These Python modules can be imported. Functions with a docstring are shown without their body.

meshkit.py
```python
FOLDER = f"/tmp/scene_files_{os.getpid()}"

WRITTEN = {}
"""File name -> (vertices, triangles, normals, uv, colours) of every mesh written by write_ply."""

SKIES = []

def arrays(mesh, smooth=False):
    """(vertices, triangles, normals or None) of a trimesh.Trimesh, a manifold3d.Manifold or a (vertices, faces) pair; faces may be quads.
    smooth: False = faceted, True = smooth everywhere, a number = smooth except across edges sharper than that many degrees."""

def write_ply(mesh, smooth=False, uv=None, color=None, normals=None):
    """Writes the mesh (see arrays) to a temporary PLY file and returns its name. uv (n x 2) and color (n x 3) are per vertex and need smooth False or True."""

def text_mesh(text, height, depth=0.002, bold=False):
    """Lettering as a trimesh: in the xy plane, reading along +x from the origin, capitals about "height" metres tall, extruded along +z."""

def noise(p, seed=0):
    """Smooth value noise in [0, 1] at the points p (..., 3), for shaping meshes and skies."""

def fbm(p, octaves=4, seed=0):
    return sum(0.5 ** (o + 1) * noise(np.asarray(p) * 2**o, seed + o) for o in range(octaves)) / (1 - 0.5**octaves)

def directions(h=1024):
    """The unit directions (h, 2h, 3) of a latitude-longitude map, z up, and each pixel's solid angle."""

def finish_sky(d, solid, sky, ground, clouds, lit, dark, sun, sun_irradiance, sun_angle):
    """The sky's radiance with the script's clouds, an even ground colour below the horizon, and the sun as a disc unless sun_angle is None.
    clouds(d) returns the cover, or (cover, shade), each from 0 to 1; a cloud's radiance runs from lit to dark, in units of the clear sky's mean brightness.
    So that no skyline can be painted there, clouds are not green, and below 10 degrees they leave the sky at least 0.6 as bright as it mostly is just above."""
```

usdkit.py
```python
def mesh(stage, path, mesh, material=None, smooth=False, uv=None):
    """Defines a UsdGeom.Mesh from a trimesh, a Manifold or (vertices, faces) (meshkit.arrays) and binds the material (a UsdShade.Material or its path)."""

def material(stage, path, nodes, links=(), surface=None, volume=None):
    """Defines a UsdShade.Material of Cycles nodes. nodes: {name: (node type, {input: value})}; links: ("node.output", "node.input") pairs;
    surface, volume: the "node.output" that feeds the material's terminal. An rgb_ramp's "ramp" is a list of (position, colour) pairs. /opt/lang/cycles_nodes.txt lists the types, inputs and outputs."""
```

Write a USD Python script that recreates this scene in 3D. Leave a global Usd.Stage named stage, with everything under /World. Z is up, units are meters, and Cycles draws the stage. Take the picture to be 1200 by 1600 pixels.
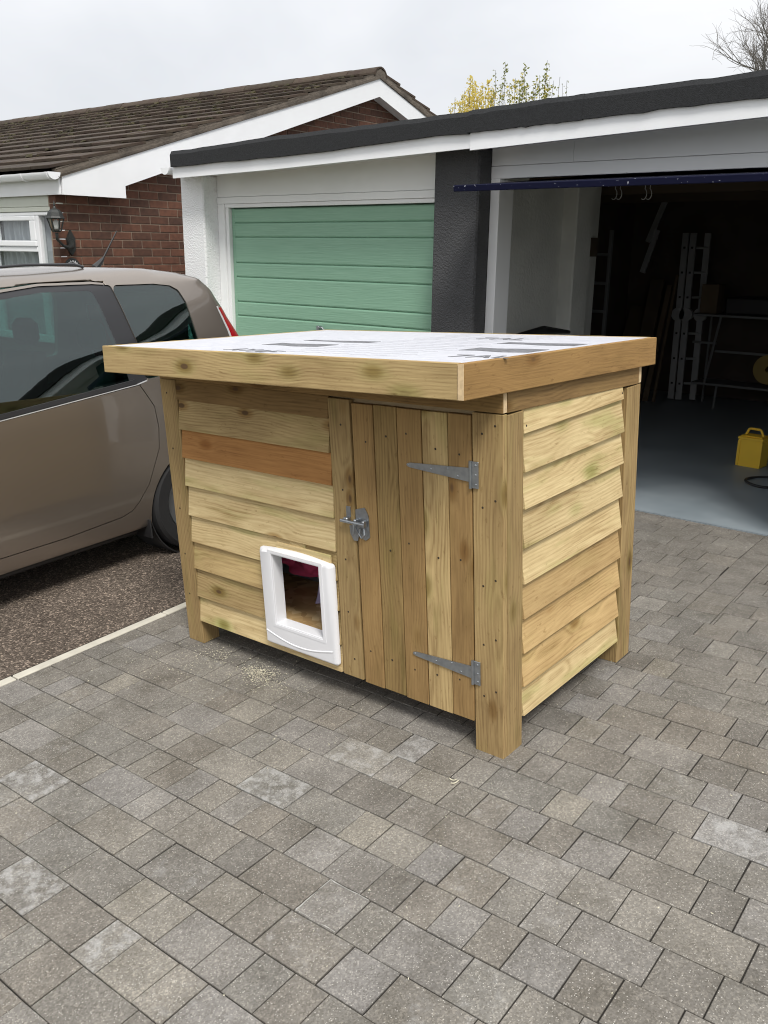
import math, random
import numpy as np, trimesh
import manifold3d as m3
from manifold3d import Manifold, CrossSection
import usdkit, meshkit
from shapely.geometry import Polygon, LineString
from pxr import Usd, UsdGeom, UsdLux, UsdShade, Gf, Sdf, Vt

random.seed(7); rng = np.random.default_rng(11)
stage = Usd.Stage.CreateInMemory()
UsdGeom.SetStageUpAxis(stage, UsdGeom.Tokens.z); UsdGeom.SetStageMetersPerUnit(stage, 1.0)
UsdGeom.Xform.Define(stage, '/World'); UsdGeom.Scope.Define(stage, '/World/Looks')

# ------------------------------------------------------------------ camera, sky, sun, exposure
CAM_R = np.array([[0.786420515, 0.617579690, 0.011751585], [0.186718831, -0.219545076, -0.957567772], [-0.588794405, 0.755245183, -0.287968509]])
EYE = np.array([0.0, 0.0, 1.75])
cam = UsdGeom.Camera.Define(stage, '/World/camera')
cm = Gf.Matrix4d(1.0)
for i, row in enumerate((CAM_R[0], -CAM_R[1], -CAM_R[2], EYE)):
    for j in range(3): cm[i, j] = float(row[j])
cam.AddTransformOp().Set(cm)
cam.CreateHorizontalApertureAttr(36.0); cam.CreateVerticalApertureAttr(48.0)
cam.CreateFocalLengthAttr(36.0 * 1370.47 / 1200.0)
cam.CreateClippingRangeAttr(Gf.Vec2f(0.05, 2000.0))
cam.CreateExposureAttr(0.82)

SUN_DIR = np.array([0.62, -0.50, 1.05]); SUN_DIR /= np.linalg.norm(SUN_DIR)
SUN_EL = math.asin(SUN_DIR[2]); SUN_ROT = math.atan2(SUN_DIR[0], SUN_DIR[1])
dome = UsdLux.DomeLight.Define(stage, '/World/sky')
sky_mat = usdkit.material(stage, '/World/Looks/overcast_sky', {
    "sky": ("sky_texture", {"sky_type": "single_scattering", "sun_disc": False, "sun_elevation": SUN_EL, "sun_rotation": SUN_ROT}),
    "tc": ("texture_coordinate", {}),
    "map": ("mapping", {"scale": (1.6, 1.6, 3.2)}),
    "n": ("noise_texture", {"scale": 1.3, "detail": 5.0, "roughness": 0.5, "distortion": 0.3}),
    "r": ("rgb_ramp", {"ramp": [(0.25, (9.4, 9.7, 10.2)), (0.42, (10.7, 11.0, 11.5)), (0.55, (11.9, 12.1, 12.5)), (0.72, (13.2, 13.3, 13.5))]}),
    "sz": ("separate_xyz", {}), "cz": ("math", {"math_type": "maximum", "value2": 0.0}), "cie": ("math", {"math_type": "multiply_add", "value2": 0.55, "value3": 0.79}), "grad": ("mix_color", {"blend_type": "multiply", "fac": 1.0}),
    "mix": ("mix_color", {"fac": 0.94}),
    "bg": ("background_shader", {"strength": 0.05})},
    [("tc.generated", "map.vector"), ("map.vector", "n.vector"), ("n.fac", "r.fac"), ("sky.color", "mix.a"), ("tc.generated", "sz.vector"), ("sz.z", "cz.value1"), ("cz.value", "cie.value1"), ("r.color", "grad.a"), ("cie.value", "grad.b"), ("grad.result", "mix.b"), ("mix.result", "bg.color")],
    surface="bg.background")
UsdShade.MaterialBindingAPI.Apply(dome.GetPrim()).Bind(sky_mat)
sun = UsdLux.DistantLight.Define(stage, '/World/sun')
sun.CreateNormalizeAttr(True); sun.CreateIntensityAttr(0.4); sun.CreateAngleAttr(16.0); sun.CreateColorAttr(Gf.Vec3f(1.0, 0.965, 0.91))
zax = SUN_DIR; xax = np.cross([0, 0, 1.0], zax); xax /= np.linalg.norm(xax); yax = np.cross(zax, xax)
sm = Gf.Matrix4d(1.0)
for i, row in enumerate((xax, yax, zax)):
    for j in range(3): sm[i, j] = float(row[j])
sun.AddTransformOp().Set(sm)

# ------------------------------------------------------------------ helpers
_names = {}; tone_rng = np.random.default_rng(77)
def numbered(parent, name):
    k = (parent, name); n = _names.get(k, -1) + 1; _names[k] = n
    return f"{parent}/{name}" if n == 0 else f"{parent}/{name}_{n:03d}"

def mat4(M):
    M = np.asarray(M, float); g = Gf.Matrix4d(1.0)
    for i in range(4):
        for j in range(4): g[i, j] = float(M[j, i])
    return g

def trs(loc=(0, 0, 0), R=None):
    M = np.eye(4); M[:3, 3] = loc
    if R is not None: M[:3, :3] = R
    return M

def rot(axis, deg):
    return trimesh.transformations.rotation_matrix(math.radians(deg), axis)[:3, :3]

def put(prim, label=None, cat=None, group=None, kind=None):
    for k, v in (("label", label), ("category", cat), ("group", group), ("kind", kind)):
        if v: prim.SetCustomDataByKey(k, v)

def thing(name, label, cat, group=None, M=None, kind=None):
    p = numbered('/World', name); x = UsdGeom.Xform.Define(stage, p)
    if M is not None: x.AddTransformOp().Set(mat4(M))
    put(x.GetPrim(), label, cat, group, kind)
    return p

def holder(parent, name, label=None):
    p = numbered(parent, name); x = UsdGeom.Xform.Define(stage, p); put(x.GetPrim(), label)
    return p

def part(parent, name, mesh, material, M=None, label=None, kind=None, smooth=False):
    p = numbered(parent, name)
    m = usdkit.mesh(stage, p, mesh, material, smooth=smooth)
    if M is not None: m.AddTransformOp().Set(mat4(M))
    n = len(m.GetPointsAttr().Get())
    UsdGeom.PrimvarsAPI(m).CreatePrimvar('tone', Sdf.ValueTypeNames.FloatArray, 'vertex').Set(Vt.FloatArray([float(tone_rng.random())] * n))
    put(m.GetPrim(), label, None, None, kind)
    return p

def solo(name, mesh, material, label=None, cat=None, group=None, kind=None, smooth=False, M=None):
    p = part('/World', name, mesh, material, M=M, smooth=smooth)
    put(stage.GetPrimAtPath(p), label, cat, group, kind)
    return p

def hull(pts): return trimesh.convex.convex_hull(np.asarray(pts, float))

def box(lo, hi, c=0.0):
    lo = np.minimum(lo, hi).astype(float) if False else np.asarray(lo, float); hi = np.asarray(hi, float)
    if c <= 0:
        v = np.array([[x, y, z] for x in (lo[0], hi[0]) for y in (lo[1], hi[1]) for z in (lo[2], hi[2])])
        f = np.array([[0, 1, 3], [0, 3, 2], [4, 6, 7], [4, 7, 5], [0, 4, 5], [0, 5, 1], [2, 3, 7], [2, 7, 6], [0, 2, 6], [0, 6, 4], [1, 5, 7], [1, 7, 3]])
        return trimesh.Trimesh(v, f, process=False)
    c = min(c, 0.45 * (hi - lo).min())
    P = []
    for sx in (0, 1):
        for sy in (0, 1):
            for sz in (0, 1):
                b = np.where([sx, sy, sz], hi, lo); s = np.where([sx, sy, sz], -c, c)
                P += [b + [s[0], s[1], 0], b + [s[0], 0, s[2]], b + [0, s[1], s[2]]]
    return hull(P)

def cat(*ms): return trimesh.util.concatenate([m for m in ms if m is not None])

def tube(pts, r, n=8, caps=True):
    """tube along a polyline; r a number or one per point"""
    pts = np.asarray(pts, float); r = np.broadcast_to(np.asarray(r, float), (len(pts),))
    t = np.gradient(pts, axis=0); t /= np.linalg.norm(t, axis=1, keepdims=True) + 1e-12
    u = np.cross(t[0], [0.3, 0.2, 0.93]); u /= np.linalg.norm(u); rings = []
    for k in range(len(pts)):
        u = u - t[k] * (u @ t[k]); u /= np.linalg.norm(u); w = np.cross(t[k], u)
        a = np.linspace(0, 2 * math.pi, n, endpoint=False)
        rings.append(pts[k] + r[k] * (np.cos(a)[:, None] * u + np.sin(a)[:, None] * w))
    v = np.vstack(rings); f = []
    for k in range(len(pts) - 1):
        for i in range(n):
            a, b = k * n + i, k * n + (i + 1) % n
            f += [[a, b, b + n], [a, b + n, a + n]]
    if caps:
        v = np.vstack([v, pts[:1], pts[-1:]]); c0, c1 = len(v) - 2, len(v) - 1; e = (len(pts) - 1) * n
        for i in range(n): f += [[c0, (i + 1) % n, i], [c1, e + i, e + (i + 1) % n]]
    return trimesh.Trimesh(v, f, process=False)

def extr(poly, axis, lo, hi):
    """extrude a 2D polygon (shapely or points). axis 'x': points are (y,z); 'y': (x,z); 'z': (x,y)"""
    if not isinstance(poly, Polygon): poly = Polygon(poly)
    m = trimesh.creation.extrude_polygon(poly, hi - lo, engine='earcut'); v = m.vertices.copy()
    a, b, c = v[:, 0], v[:, 1], v[:, 2] + lo
    f = m.faces
    if axis == 'x': w = np.stack([c, a, b], 1)
    elif axis == 'y': w = np.stack([a, c, b], 1); f = f[:, ::-1]
    else: w = np.stack([a, b, c], 1)
    return trimesh.Trimesh(w, f, process=False)

def man(mesh):
    mesh = mesh.copy(); mesh.merge_vertices()
    return Manifold(m3.Mesh(np.asarray(mesh.vertices, np.float32), np.asarray(mesh.faces, np.uint32)))

def tri(m):
    q = m.to_mesh(); return trimesh.Trimesh(q.vert_properties[:, :3], q.tri_verts, process=False)

def moved(mesh, M):
    m = mesh.copy(); m.apply_transform(M); return m

def lathe(prof, n=24, axis=2):
    """prof: (r, h) pairs, closed by the axis or not; spun about the axis"""
    prof = np.asarray(prof, float); a = np.linspace(0, 2 * math.pi, n, endpoint=False); k = len(prof)
    v = np.array([[r * math.cos(t), r * math.sin(t), h] for t in a for r, h in prof]); f = []
    for i in range(n):
        j = (i + 1) % n
        for q in range(k - 1):
            f += [[i * k + q, j * k + q, j * k + q + 1], [i * k + q, j * k + q + 1, i * k + q + 1]]
    if axis == 0: v = v[:, [2, 0, 1]]
    if axis == 1: v = v[:, [1, 2, 0]]
    return trimesh.Trimesh(v, f, process=False)

def smoothstep(a, b, x):
    t = np.clip((np.asarray(x, float) - a) / (b - a), 0, 1); return t * t * (3 - 2 * t)

# ------------------------------------------------------------------ the lie of the land
A = np.array([[0.99908891, 0.02269324, -0.03614377], [-0.02412236, 0.99892411, -0.03960716], [0.03520607, 0.04044295, 0.99856142]])
K0 = np.array([-1.3454, 2.4383, 0.0037])
N = A[:, 2]
def zd(x, y): return K0[2] - (N[0] * (x - K0[0]) + N[1] * (y - K0[1])) / N[2]
def gz(x, y):
    """height of the drives: a plane rising towards the garages, levelling out at their thresholds"""
    x = np.asarray(x, float); y = np.asarray(y, float)
    flat = 0.106 + 0.022 * np.clip(x + 3.4, -6, 0)
    near = zd(np.clip(x, -9.0, 3.0), np.clip(y, -5.0, 9.0))
    t = smoothstep(4.3, 5.42, y)
    return near * (1 - t) + flat * t
EYV = np.array([0, 1, 0.0]) - N * N[1]; EYV /= np.linalg.norm(EYV)
DR = np.stack([np.cross(EYV, N), EYV, N], 1)

# ------------------------------------------------------------------ materials
def mt(name, nodes, links, surface="p.BSDF"): return usdkit.material(stage, '/World/Looks/' + name, nodes, links, surface=surface)

def plain(name, col, rough=0.5, metal=0.0, bump=0.0, bscale=60.0, vary=0.12, vscale=3.0, coat=0.0, bdist=0.01):
    c = np.array(col, float)
    nodes = {"g": ("geometry", {}), "n": ("noise_texture", {"scale": vscale, "detail": 4.0}),
             "r": ("rgb_ramp", {"ramp": [(0.25, tuple(c * (1 - vary))), (0.75, tuple(np.minimum(c * (1 + vary), 0.95)))]}),
             "p": ("principled_bsdf", {"roughness": rough, "metallic": metal, "coat_weight": coat})}
    links = [("g.position", "n.vector"), ("n.fac", "r.fac"), ("r.color", "p.base_color")]
    if bump > 0:
        nodes["bn"] = ("noise_texture", {"scale": bscale, "detail": 3.0, "roughness": 0.6}); nodes["b"] = ("bump", {"strength": bump, "distance": bdist})
        links += [("g.position", "bn.vector"), ("bn.fac", "b.height"), ("b.normal", "p.normal")]
    return mt(name, nodes, links)

def wood(name, light, dark, knotc=(0.10, 0.055, 0.025), green=0.0, blot=0.25, rings=560.0, rough=0.8, ringamt=0.30):
    light, dark = np.array(light), np.array(dark)
    nodes = {"tc": ("texture_coordinate", {}), "oi": ("attribute", {"attribute": "tone"}),
        "ra": ("math", {"math_type": "multiply", "value2": 37.0}), "rb": ("math", {"math_type": "multiply", "value2": 91.0}),
        "off": ("combine_xyz", {}), "P": ("vector_math", {"math_type": "add"}),
        "mk": ("mapping", {"scale": (3.6, 7.5, 7.5)}), "vk": ("voronoi_texture", {"feature": "f1", "scale": 1.0, "randomness": 1.0}),
        "km": ("map_range", {"range_type": "smoothstep", "from_min": 0.06, "from_max": 0.105, "to_min": 1.0, "to_max": 0.0}),
        "kh": ("map_range", {"range_type": "smoothstep", "from_min": 0.1, "from_max": 0.24, "to_min": 1.0, "to_max": 0.0}),
        "kw": ("map_range", {"range_type": "smoothstep", "from_min": 0.0, "from_max": 0.40, "to_min": 1.0, "to_max": 0.0}),
        "sl": ("separate_xyz", {}), "sr": ("math", {"math_type": "fraction"}),
        "mwn": ("mapping", {"scale": (1.5, 0.6, 0.6)}), "wn": ("noise_texture", {"scale": 1.0, "detail": 1.5}), "ws": ("separate_color", {}),
        "y1": ("math", {"math_type": "multiply_add", "value2": 0.16, "value3": -0.08}), "y2": ("math", {"math_type": "add"}), "y3": ("math", {"math_type": "multiply_add", "value2": 0.07, "value3": -0.035}), "y4": ("math", {"math_type": "add"}),
        "z1": ("math", {"math_type": "multiply_add", "value2": 0.13, "value3": -0.015}), "z2": ("math", {"math_type": "add"}),
        "cv": ("combine_xyz", {"x": 0.0}), "ln": ("vector_math", {"math_type": "length"}),
        "mw": ("mapping", {"scale": (5.0, 30.0, 30.0)}), "nw": ("noise_texture", {"scale": 1.0, "detail": 2.0}),
        "w1": ("math", {"math_type": "multiply", "value2": 3.2}), "w2": ("math", {"math_type": "multiply_add", "value2": 9.0}),
        "ph": ("math", {"math_type": "multiply_add", "value2": rings}), "sn": ("math", {"math_type": "sine"}),
        "s01": ("math", {"math_type": "multiply_add", "value2": 0.5, "value3": 0.5}), "pw": ("math", {"math_type": "power", "value2": 0.7}),
        "mf": ("mapping", {"scale": (6.0, 260.0, 260.0)}), "nf": ("noise_texture", {"scale": 1.0, "detail": 3.0, "roughness": 0.6}),
        "mb": ("mapping", {"scale": (2.6, 8.0, 8.0)}), "nb": ("noise_texture", {"scale": 1.0, "detail": 5.0, "roughness": 0.65}),
        "mm": ("mapping", {"scale": (3.0, 12.0, 12.0), "location": (9.0, 2.0, 4.0)}), "nm": ("noise_texture", {"scale": 1.0, "detail": 2.0}), "rm": ("map_range", {"from_min": 0.3, "from_max": 0.7, "to_min": 0.25, "to_max": 1.0}), "f0": ("math", {"math_type": "multiply"}),
        "f1": ("math", {"math_type": "multiply", "value2": ringamt}), "f2": ("math", {"math_type": "multiply_add", "value2": 0.78}), "f3": ("math", {"math_type": "multiply_add", "value2": 0.85, "value3": 0.0}), "f4": ("math", {"math_type": "add", "value2": -0.27}),
        "r": ("rgb_ramp", {"ramp": [(0.28, tuple(dark)), (0.58, tuple(0.5 * (light + dark) * 1.05)), (0.92, tuple(light))]}),
        "hal": ("mix_color", {"blend_type": "multiply", "b": (0.62, 0.50, 0.34)}), "kf": ("math", {"math_type": "multiply", "value2": 0.8}),
        "kn": ("mix_color", {"b": tuple(knotc)}), "kfac": ("math", {"math_type": "multiply", "value2": 0.9}), "kc": ("separate_color", {}), "kon": ("map_range", {"clamp": True, "from_min": 0.12, "from_max": 0.3}), "kf2": ("math", {"math_type": "multiply"}), "kh2": ("math", {"math_type": "multiply"}), "kg": ("map_range", {"range_type": "smoothstep", "from_min": 0.08, "from_max": 0.36, "to_min": 1.0, "to_max": 0.0}), "kgo": ("map_range", {"clamp": True, "from_min": 0.55, "from_max": 0.6, "to_min": 0.0, "to_max": green * 1.2}), "kgf": ("math", {"math_type": "multiply", "use_clamp": True}), "kgm": ("mix_color", {"blend_type": "multiply", "b": (0.56, 0.72, 0.46)}),
        "mg": ("mapping", {"scale": (2.6, 14.0, 14.0), "location": (5.0, 3.0, 9.0)}), "ng": ("noise_texture", {"scale": 1.0, "detail": 3.0}),
        "gm": ("map_range", {"range_type": "smoothstep", "from_min": 0.5, "from_max": 0.72, "to_min": 0.0, "to_max": green}),
        "gc": ("mix_color", {"blend_type": "multiply", "b": (0.70, 0.82, 0.62)}),
        "ms": ("mapping", {"scale": (22.0, 60.0, 60.0)}), "ns": ("noise_texture", {"scale": 1.0, "detail": 4.0, "roughness": 0.7}), "sm": ("map_range", {"range_type": "smoothstep", "from_min": 0.59, "from_max": 0.74, "to_min": 0.0, "to_max": 0.65}), "dc": ("mix_color", {"blend_type": "multiply", "b": (0.55, 0.48, 0.38)}),
        "hv": ("hsv", {}), "hvv": ("map_range", {"from_min": 0.0, "from_max": 1.0, "to_min": 1.0 - blot, "to_max": 1.0 + blot * 0.7}),
        "bmp": ("bump", {"strength": 0.35, "distance": 0.0015}), "p": ("principled_bsdf", {"roughness": rough, "specular_ior_level": 0.3})}
    links = [("oi.fac", "ra.value1"), ("oi.fac", "rb.value1"), ("ra.value", "off.x"), ("rb.value", "off.y"), ("ra.value", "off.z"),
        ("tc.object", "P.vector1"), ("off.vector", "P.vector2"),
        ("P.vector", "mk.vector"), ("mk.vector", "vk.vector"), ("vk.distance", "km.value"), ("vk.distance", "kh.value"), ("vk.distance", "kw.value"),
        ("tc.object", "sl.vector"), ("rb.value", "sr.value1"), ("P.vector", "mwn.vector"), ("mwn.vector", "wn.vector"), ("wn.color", "ws.color"),
        ("sr.value", "y1.value1"), ("y1.value", "y2.value1"), ("sl.y", "y2.value2"), ("ws.r", "y3.value1"), ("y2.value", "y4.value1"), ("y3.value", "y4.value2"),
        ("ws.g", "z1.value1"), ("z1.value", "z2.value1"), ("sl.z", "z2.value2"), ("y4.value", "cv.y"), ("z2.value", "cv.z"), ("cv.vector", "ln.vector1"),
        ("P.vector", "mw.vector"), ("mw.vector", "nw.vector"), ("nw.fac", "w1.value1"), ("kw.result", "w2.value1"), ("w1.value", "w2.value3"),
        ("ln.value", "ph.value1"), ("w2.value", "ph.value3"), ("ph.value", "sn.value1"), ("sn.value", "s01.value1"), ("s01.value", "pw.value1"),
        ("P.vector", "mf.vector"), ("mf.vector", "nf.vector"), ("P.vector", "mb.vector"), ("mb.vector", "nb.vector"),
        ("P.vector", "mm.vector"), ("mm.vector", "nm.vector"), ("nm.fac", "rm.value"), ("pw.value", "f0.value1"), ("rm.result", "f0.value2"),
        ("f0.value", "f1.value1"), ("nf.fac", "f2.value1"), ("f1.value", "f2.value3"), ("nb.fac", "f3.value1"), ("f2.value", "f3.value3"), ("f3.value", "f4.value1"), ("f4.value", "r.fac"),
        ("r.color", "hal.a"), ("vk.color", "kc.color"), ("kc.r", "kon.value"), ("kh.result", "kf.value1"), ("kf.value", "kh2.value1"), ("kon.result", "kh2.value2"), ("kh2.value", "hal.fac"), ("vk.distance", "kg.value"), ("kc.g", "kgo.value"), ("kg.result", "kgf.value1"), ("kgo.result", "kgf.value2"), ("kgf.value", "kgm.fac"), ("hal.result", "kgm.a"), ("kgm.result", "kn.a"), ("km.result", "kfac.value1"), ("kfac.value", "kf2.value1"), ("kon.result", "kf2.value2"), ("kf2.value", "kn.fac"),
        ("P.vector", "mg.vector"), ("mg.vector", "ng.vector"), ("ng.fac", "gm.value"), ("gm.result", "gc.fac"), ("kn.result", "gc.a"),
        ("P.vector", "ms.vector"), ("ms.vector", "ns.vector"), ("ns.fac", "sm.value"), ("sm.result", "dc.fac"), ("gc.result", "dc.a"),
        ("dc.result", "hv.color"), ("oi.fac", "hvv.value"), ("hvv.result", "hv.value"), ("hv.color", "p.base_color"),
        ("nf.fac", "bmp.height"), ("bmp.normal", "p.normal")]
    return mt(name, nodes, links)

W_PALE = wood("wood_pale_green", (0.70, 0.555, 0.300), (0.34, 0.225, 0.096), green=0.7, blot=0.10)
W_GOLD = wood("wood_gold", (0.60, 0.42, 0.195), (0.31, 0.19, 0.075), green=0.2, blot=0.12)
W_TAN = wood("wood_tan", (0.53, 0.39, 0.185), (0.22, 0.138, 0.056), green=0.45, blot=0.18)
W_BROWN = wood("wood_brown", (0.31, 0.192, 0.076), (0.135, 0.078, 0.028), green=0.2, blot=0.16)
W_POST = wood("wood_post", (0.42, 0.295, 0.132), (0.175, 0.107, 0.043), green=0.4, blot=0.14)
W_DOOR = wood("wood_door", (0.39, 0.265, 0.105), (0.165, 0.098, 0.036), green=0.5, blot=0.22)
W_DOORB = wood("wood_door_brown", (0.37, 0.235, 0.095), (0.17, 0.10, 0.037), green=0.15, blot=0.1, ringamt=0.2)
W_ORANGE = wood("wood_orange", (0.45, 0.225, 0.075), (0.25, 0.112, 0.034), green=0.0, blot=0.05, rings=320, ringamt=0.2)
W_SAWN = wood("wood_sawn_gold", (0.38, 0.225, 0.082), (0.20, 0.112, 0.038), green=0.1, blot=0.05, rings=800, ringamt=0.2)
W_END = plain("wood_end_grain", (0.62, 0.46, 0.27), 0.85, vary=0.2, vscale=60)
OSB = mt("osb_board", {"g": ("geometry", {}), "v": ("voronoi_texture", {"scale": 26.0}), "n": ("noise_texture", {"scale": 9.0, "detail": 4.0}),
    "r": ("rgb_ramp", {"ramp": [(0.0, (0.42, 0.26, 0.11)), (0.5, (0.58, 0.39, 0.18)), (1.0, (0.70, 0.52, 0.28))]}), "s": ("separate_color", {}), "p": ("principled_bsdf", {"roughness": 0.7})},
    [("g.position", "v.vector"), ("v.color", "s.color"), ("s.r", "r.fac"), ("r.color", "p.base_color")])

def paver(name, tone, stain=0.0):
    t = np.array(tone)
    nodes = {"g": ("geometry", {}), "oi": ("attribute", {"attribute": "tone"}),
        "rs": ("math", {"math_type": "add"}), "rf": ("math", {"math_type": "fraction"}),
        "r0": ("rgb_ramp", {"ramp": [(0.0, tuple(t * (0.84, 0.83, 0.82))), (0.25, tuple(t * (0.97, 0.93, 0.88))), (0.45, tuple(t * (0.94, 0.94, 0.93))), (0.65, tuple(t * (1.04, 1.01, 0.96))), (0.82, tuple(t * (1.05, 1.05, 1.08))), (1.0, tuple(t * (1.18, 1.15, 1.08)))]}),
        "nb": ("noise_texture", {"scale": 5.5, "detail": 5.0, "roughness": 0.62}), "rb": ("rgb_ramp", {"ramp": [(0.28, (0.74, 0.73, 0.70)), (0.5, (1.0, 1.0, 1.0)), (0.75, (1.30, 1.30, 1.29))]}),
        "m1": ("mix_color", {"blend_type": "multiply", "fac": 1.0}),
        "ng": ("voronoi_texture", {"scale": 215.0, "feature": "f1"}), "gs": ("separate_color", {}), "nd": ("noise_texture", {"scale": 60.0, "detail": 5.0, "roughness": 0.75}), "ga": ("math", {"math_type": "multiply_add", "value2": 0.5}), "gb": ("math", {"math_type": "multiply", "value2": 0.5}),
        "rg": ("rgb_ramp", {"ramp": [(0.10, (0.62, 0.60, 0.57)), (0.34, (0.88, 0.87, 0.85)), (0.50, (1.0, 1.0, 1.0)), (0.66, (1.16, 1.15, 1.13)), (0.80, (1.62, 1.60, 1.55))]}),
        "m2": ("mix_color", {"blend_type": "multiply", "fac": 1.0}),
        "v": ("voronoi_texture", {"scale": 190.0, "feature": "f1"}), "vs": ("separate_color", {}), "vm": ("map_range", {"from_min": 0.84, "from_max": 0.88, "clamp": True}), "vd": ("map_range", {"clamp": True, "from_min": 0.28, "from_max": 0.36, "to_min": 1.0, "to_max": 0.0}), "vf": ("math", {"math_type": "multiply"}), "vg": ("math", {"math_type": "multiply", "value2": 0.85}),
        "m3": ("mix_color", {"b": (0.48, 0.455, 0.41)}),
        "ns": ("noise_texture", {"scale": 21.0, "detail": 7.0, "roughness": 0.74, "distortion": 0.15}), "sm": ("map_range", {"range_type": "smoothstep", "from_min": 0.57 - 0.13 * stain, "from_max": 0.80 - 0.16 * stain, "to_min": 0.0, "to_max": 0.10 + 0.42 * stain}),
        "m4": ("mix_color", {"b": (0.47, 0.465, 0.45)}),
        "bm": ("bump", {"strength": 0.25, "distance": 0.0012}), "p": ("principled_bsdf", {"roughness": 0.88, "specular_ior_level": 0.25})}
    links = [("oi.fac", "rs.value1"), ("g.random_per_island", "rs.value2"), ("rs.value", "rf.value1"), ("rf.value", "r0.fac"),
        ("g.position", "nb.vector"), ("nb.fac", "rb.fac"), ("r0.color", "m1.a"), ("rb.color", "m1.b"),
        ("g.position", "ng.vector"), ("ng.color", "gs.color"), ("g.position", "nd.vector"), ("nd.fac", "gb.value1"), ("gs.g", "ga.value1"), ("gb.value", "ga.value3"), ("ga.value", "rg.fac"), ("m1.result", "m2.a"), ("rg.color", "m2.b"),
        ("g.position", "v.vector"), ("v.color", "vs.color"), ("vs.r", "vm.value"), ("v.distance", "vd.value"), ("vm.result", "vf.value1"), ("vd.result", "vf.value2"), ("vf.value", "vg.value1"), ("vg.value", "m3.fac"), ("m2.result", "m3.a"),
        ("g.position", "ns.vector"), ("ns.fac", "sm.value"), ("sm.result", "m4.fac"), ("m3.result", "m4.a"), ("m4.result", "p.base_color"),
        ("nd.fac", "bm.height"), ("bm.normal", "p.normal")]
    return mt(name, nodes, links)
PAVE = paver("paver_grey", (0.184, 0.174, 0.158))
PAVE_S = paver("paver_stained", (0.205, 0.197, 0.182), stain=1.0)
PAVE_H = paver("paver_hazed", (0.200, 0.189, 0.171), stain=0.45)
JOINT = plain("joint_sand", (0.030, 0.026, 0.021), 0.95, bump=0.6, bscale=300, vary=0.4, vscale=40)
EFFL = plain("lime_edge", (0.40, 0.39, 0.36), 0.9, vary=0.25, vscale=60)
TARMAC = mt("worn_tarmac", {"g": ("geometry", {}), "n1": ("noise_texture", {"scale": 1.6, "detail": 5.0}), "r1": ("rgb_ramp", {"ramp": [(0.3, (0.100, 0.081, 0.066)), (0.7, (0.160, 0.132, 0.108))]}),
    "v": ("voronoi_texture", {"scale": 125.0}), "vs": ("separate_color", {}), "r2": ("rgb_ramp", {"ramp": [(0.0, (0.45, 0.42, 0.40)), (0.6, (1.0, 0.98, 0.95)), (0.85, (1.5, 1.48, 1.45)), (1.0, (3.4, 3.3, 3.2))]}),
    "m": ("mix_color", {"blend_type": "multiply", "fac": 1.0, "use_clamp_result": False}), "b": ("bump", {"strength": 1.0, "distance": 0.006, "invert": True}), "p": ("principled_bsdf", {"roughness": 0.85, "specular_ior_level": 0.3})},
    [("g.position", "n1.vector"), ("n1.fac", "r1.fac"), ("g.position", "v.vector"), ("v.color", "vs.color"), ("vs.g", "r2.fac"), ("r1.color", "m.a"), ("r2.color", "m.b"), ("m.result", "p.base_color"), ("v.distance", "b.height"), ("b.normal", "p.normal")])
SOIL = plain("grass_soil", (0.06, 0.075, 0.03), 0.95, bump=0.8, bscale=20, vary=0.4, vscale=1.5, bdist=0.05)
KERB = plain("pale_concrete", (0.56, 0.53, 0.45), 0.85, bump=0.3, bscale=200, vary=0.15, vscale=9, bdist=0.003)
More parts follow.
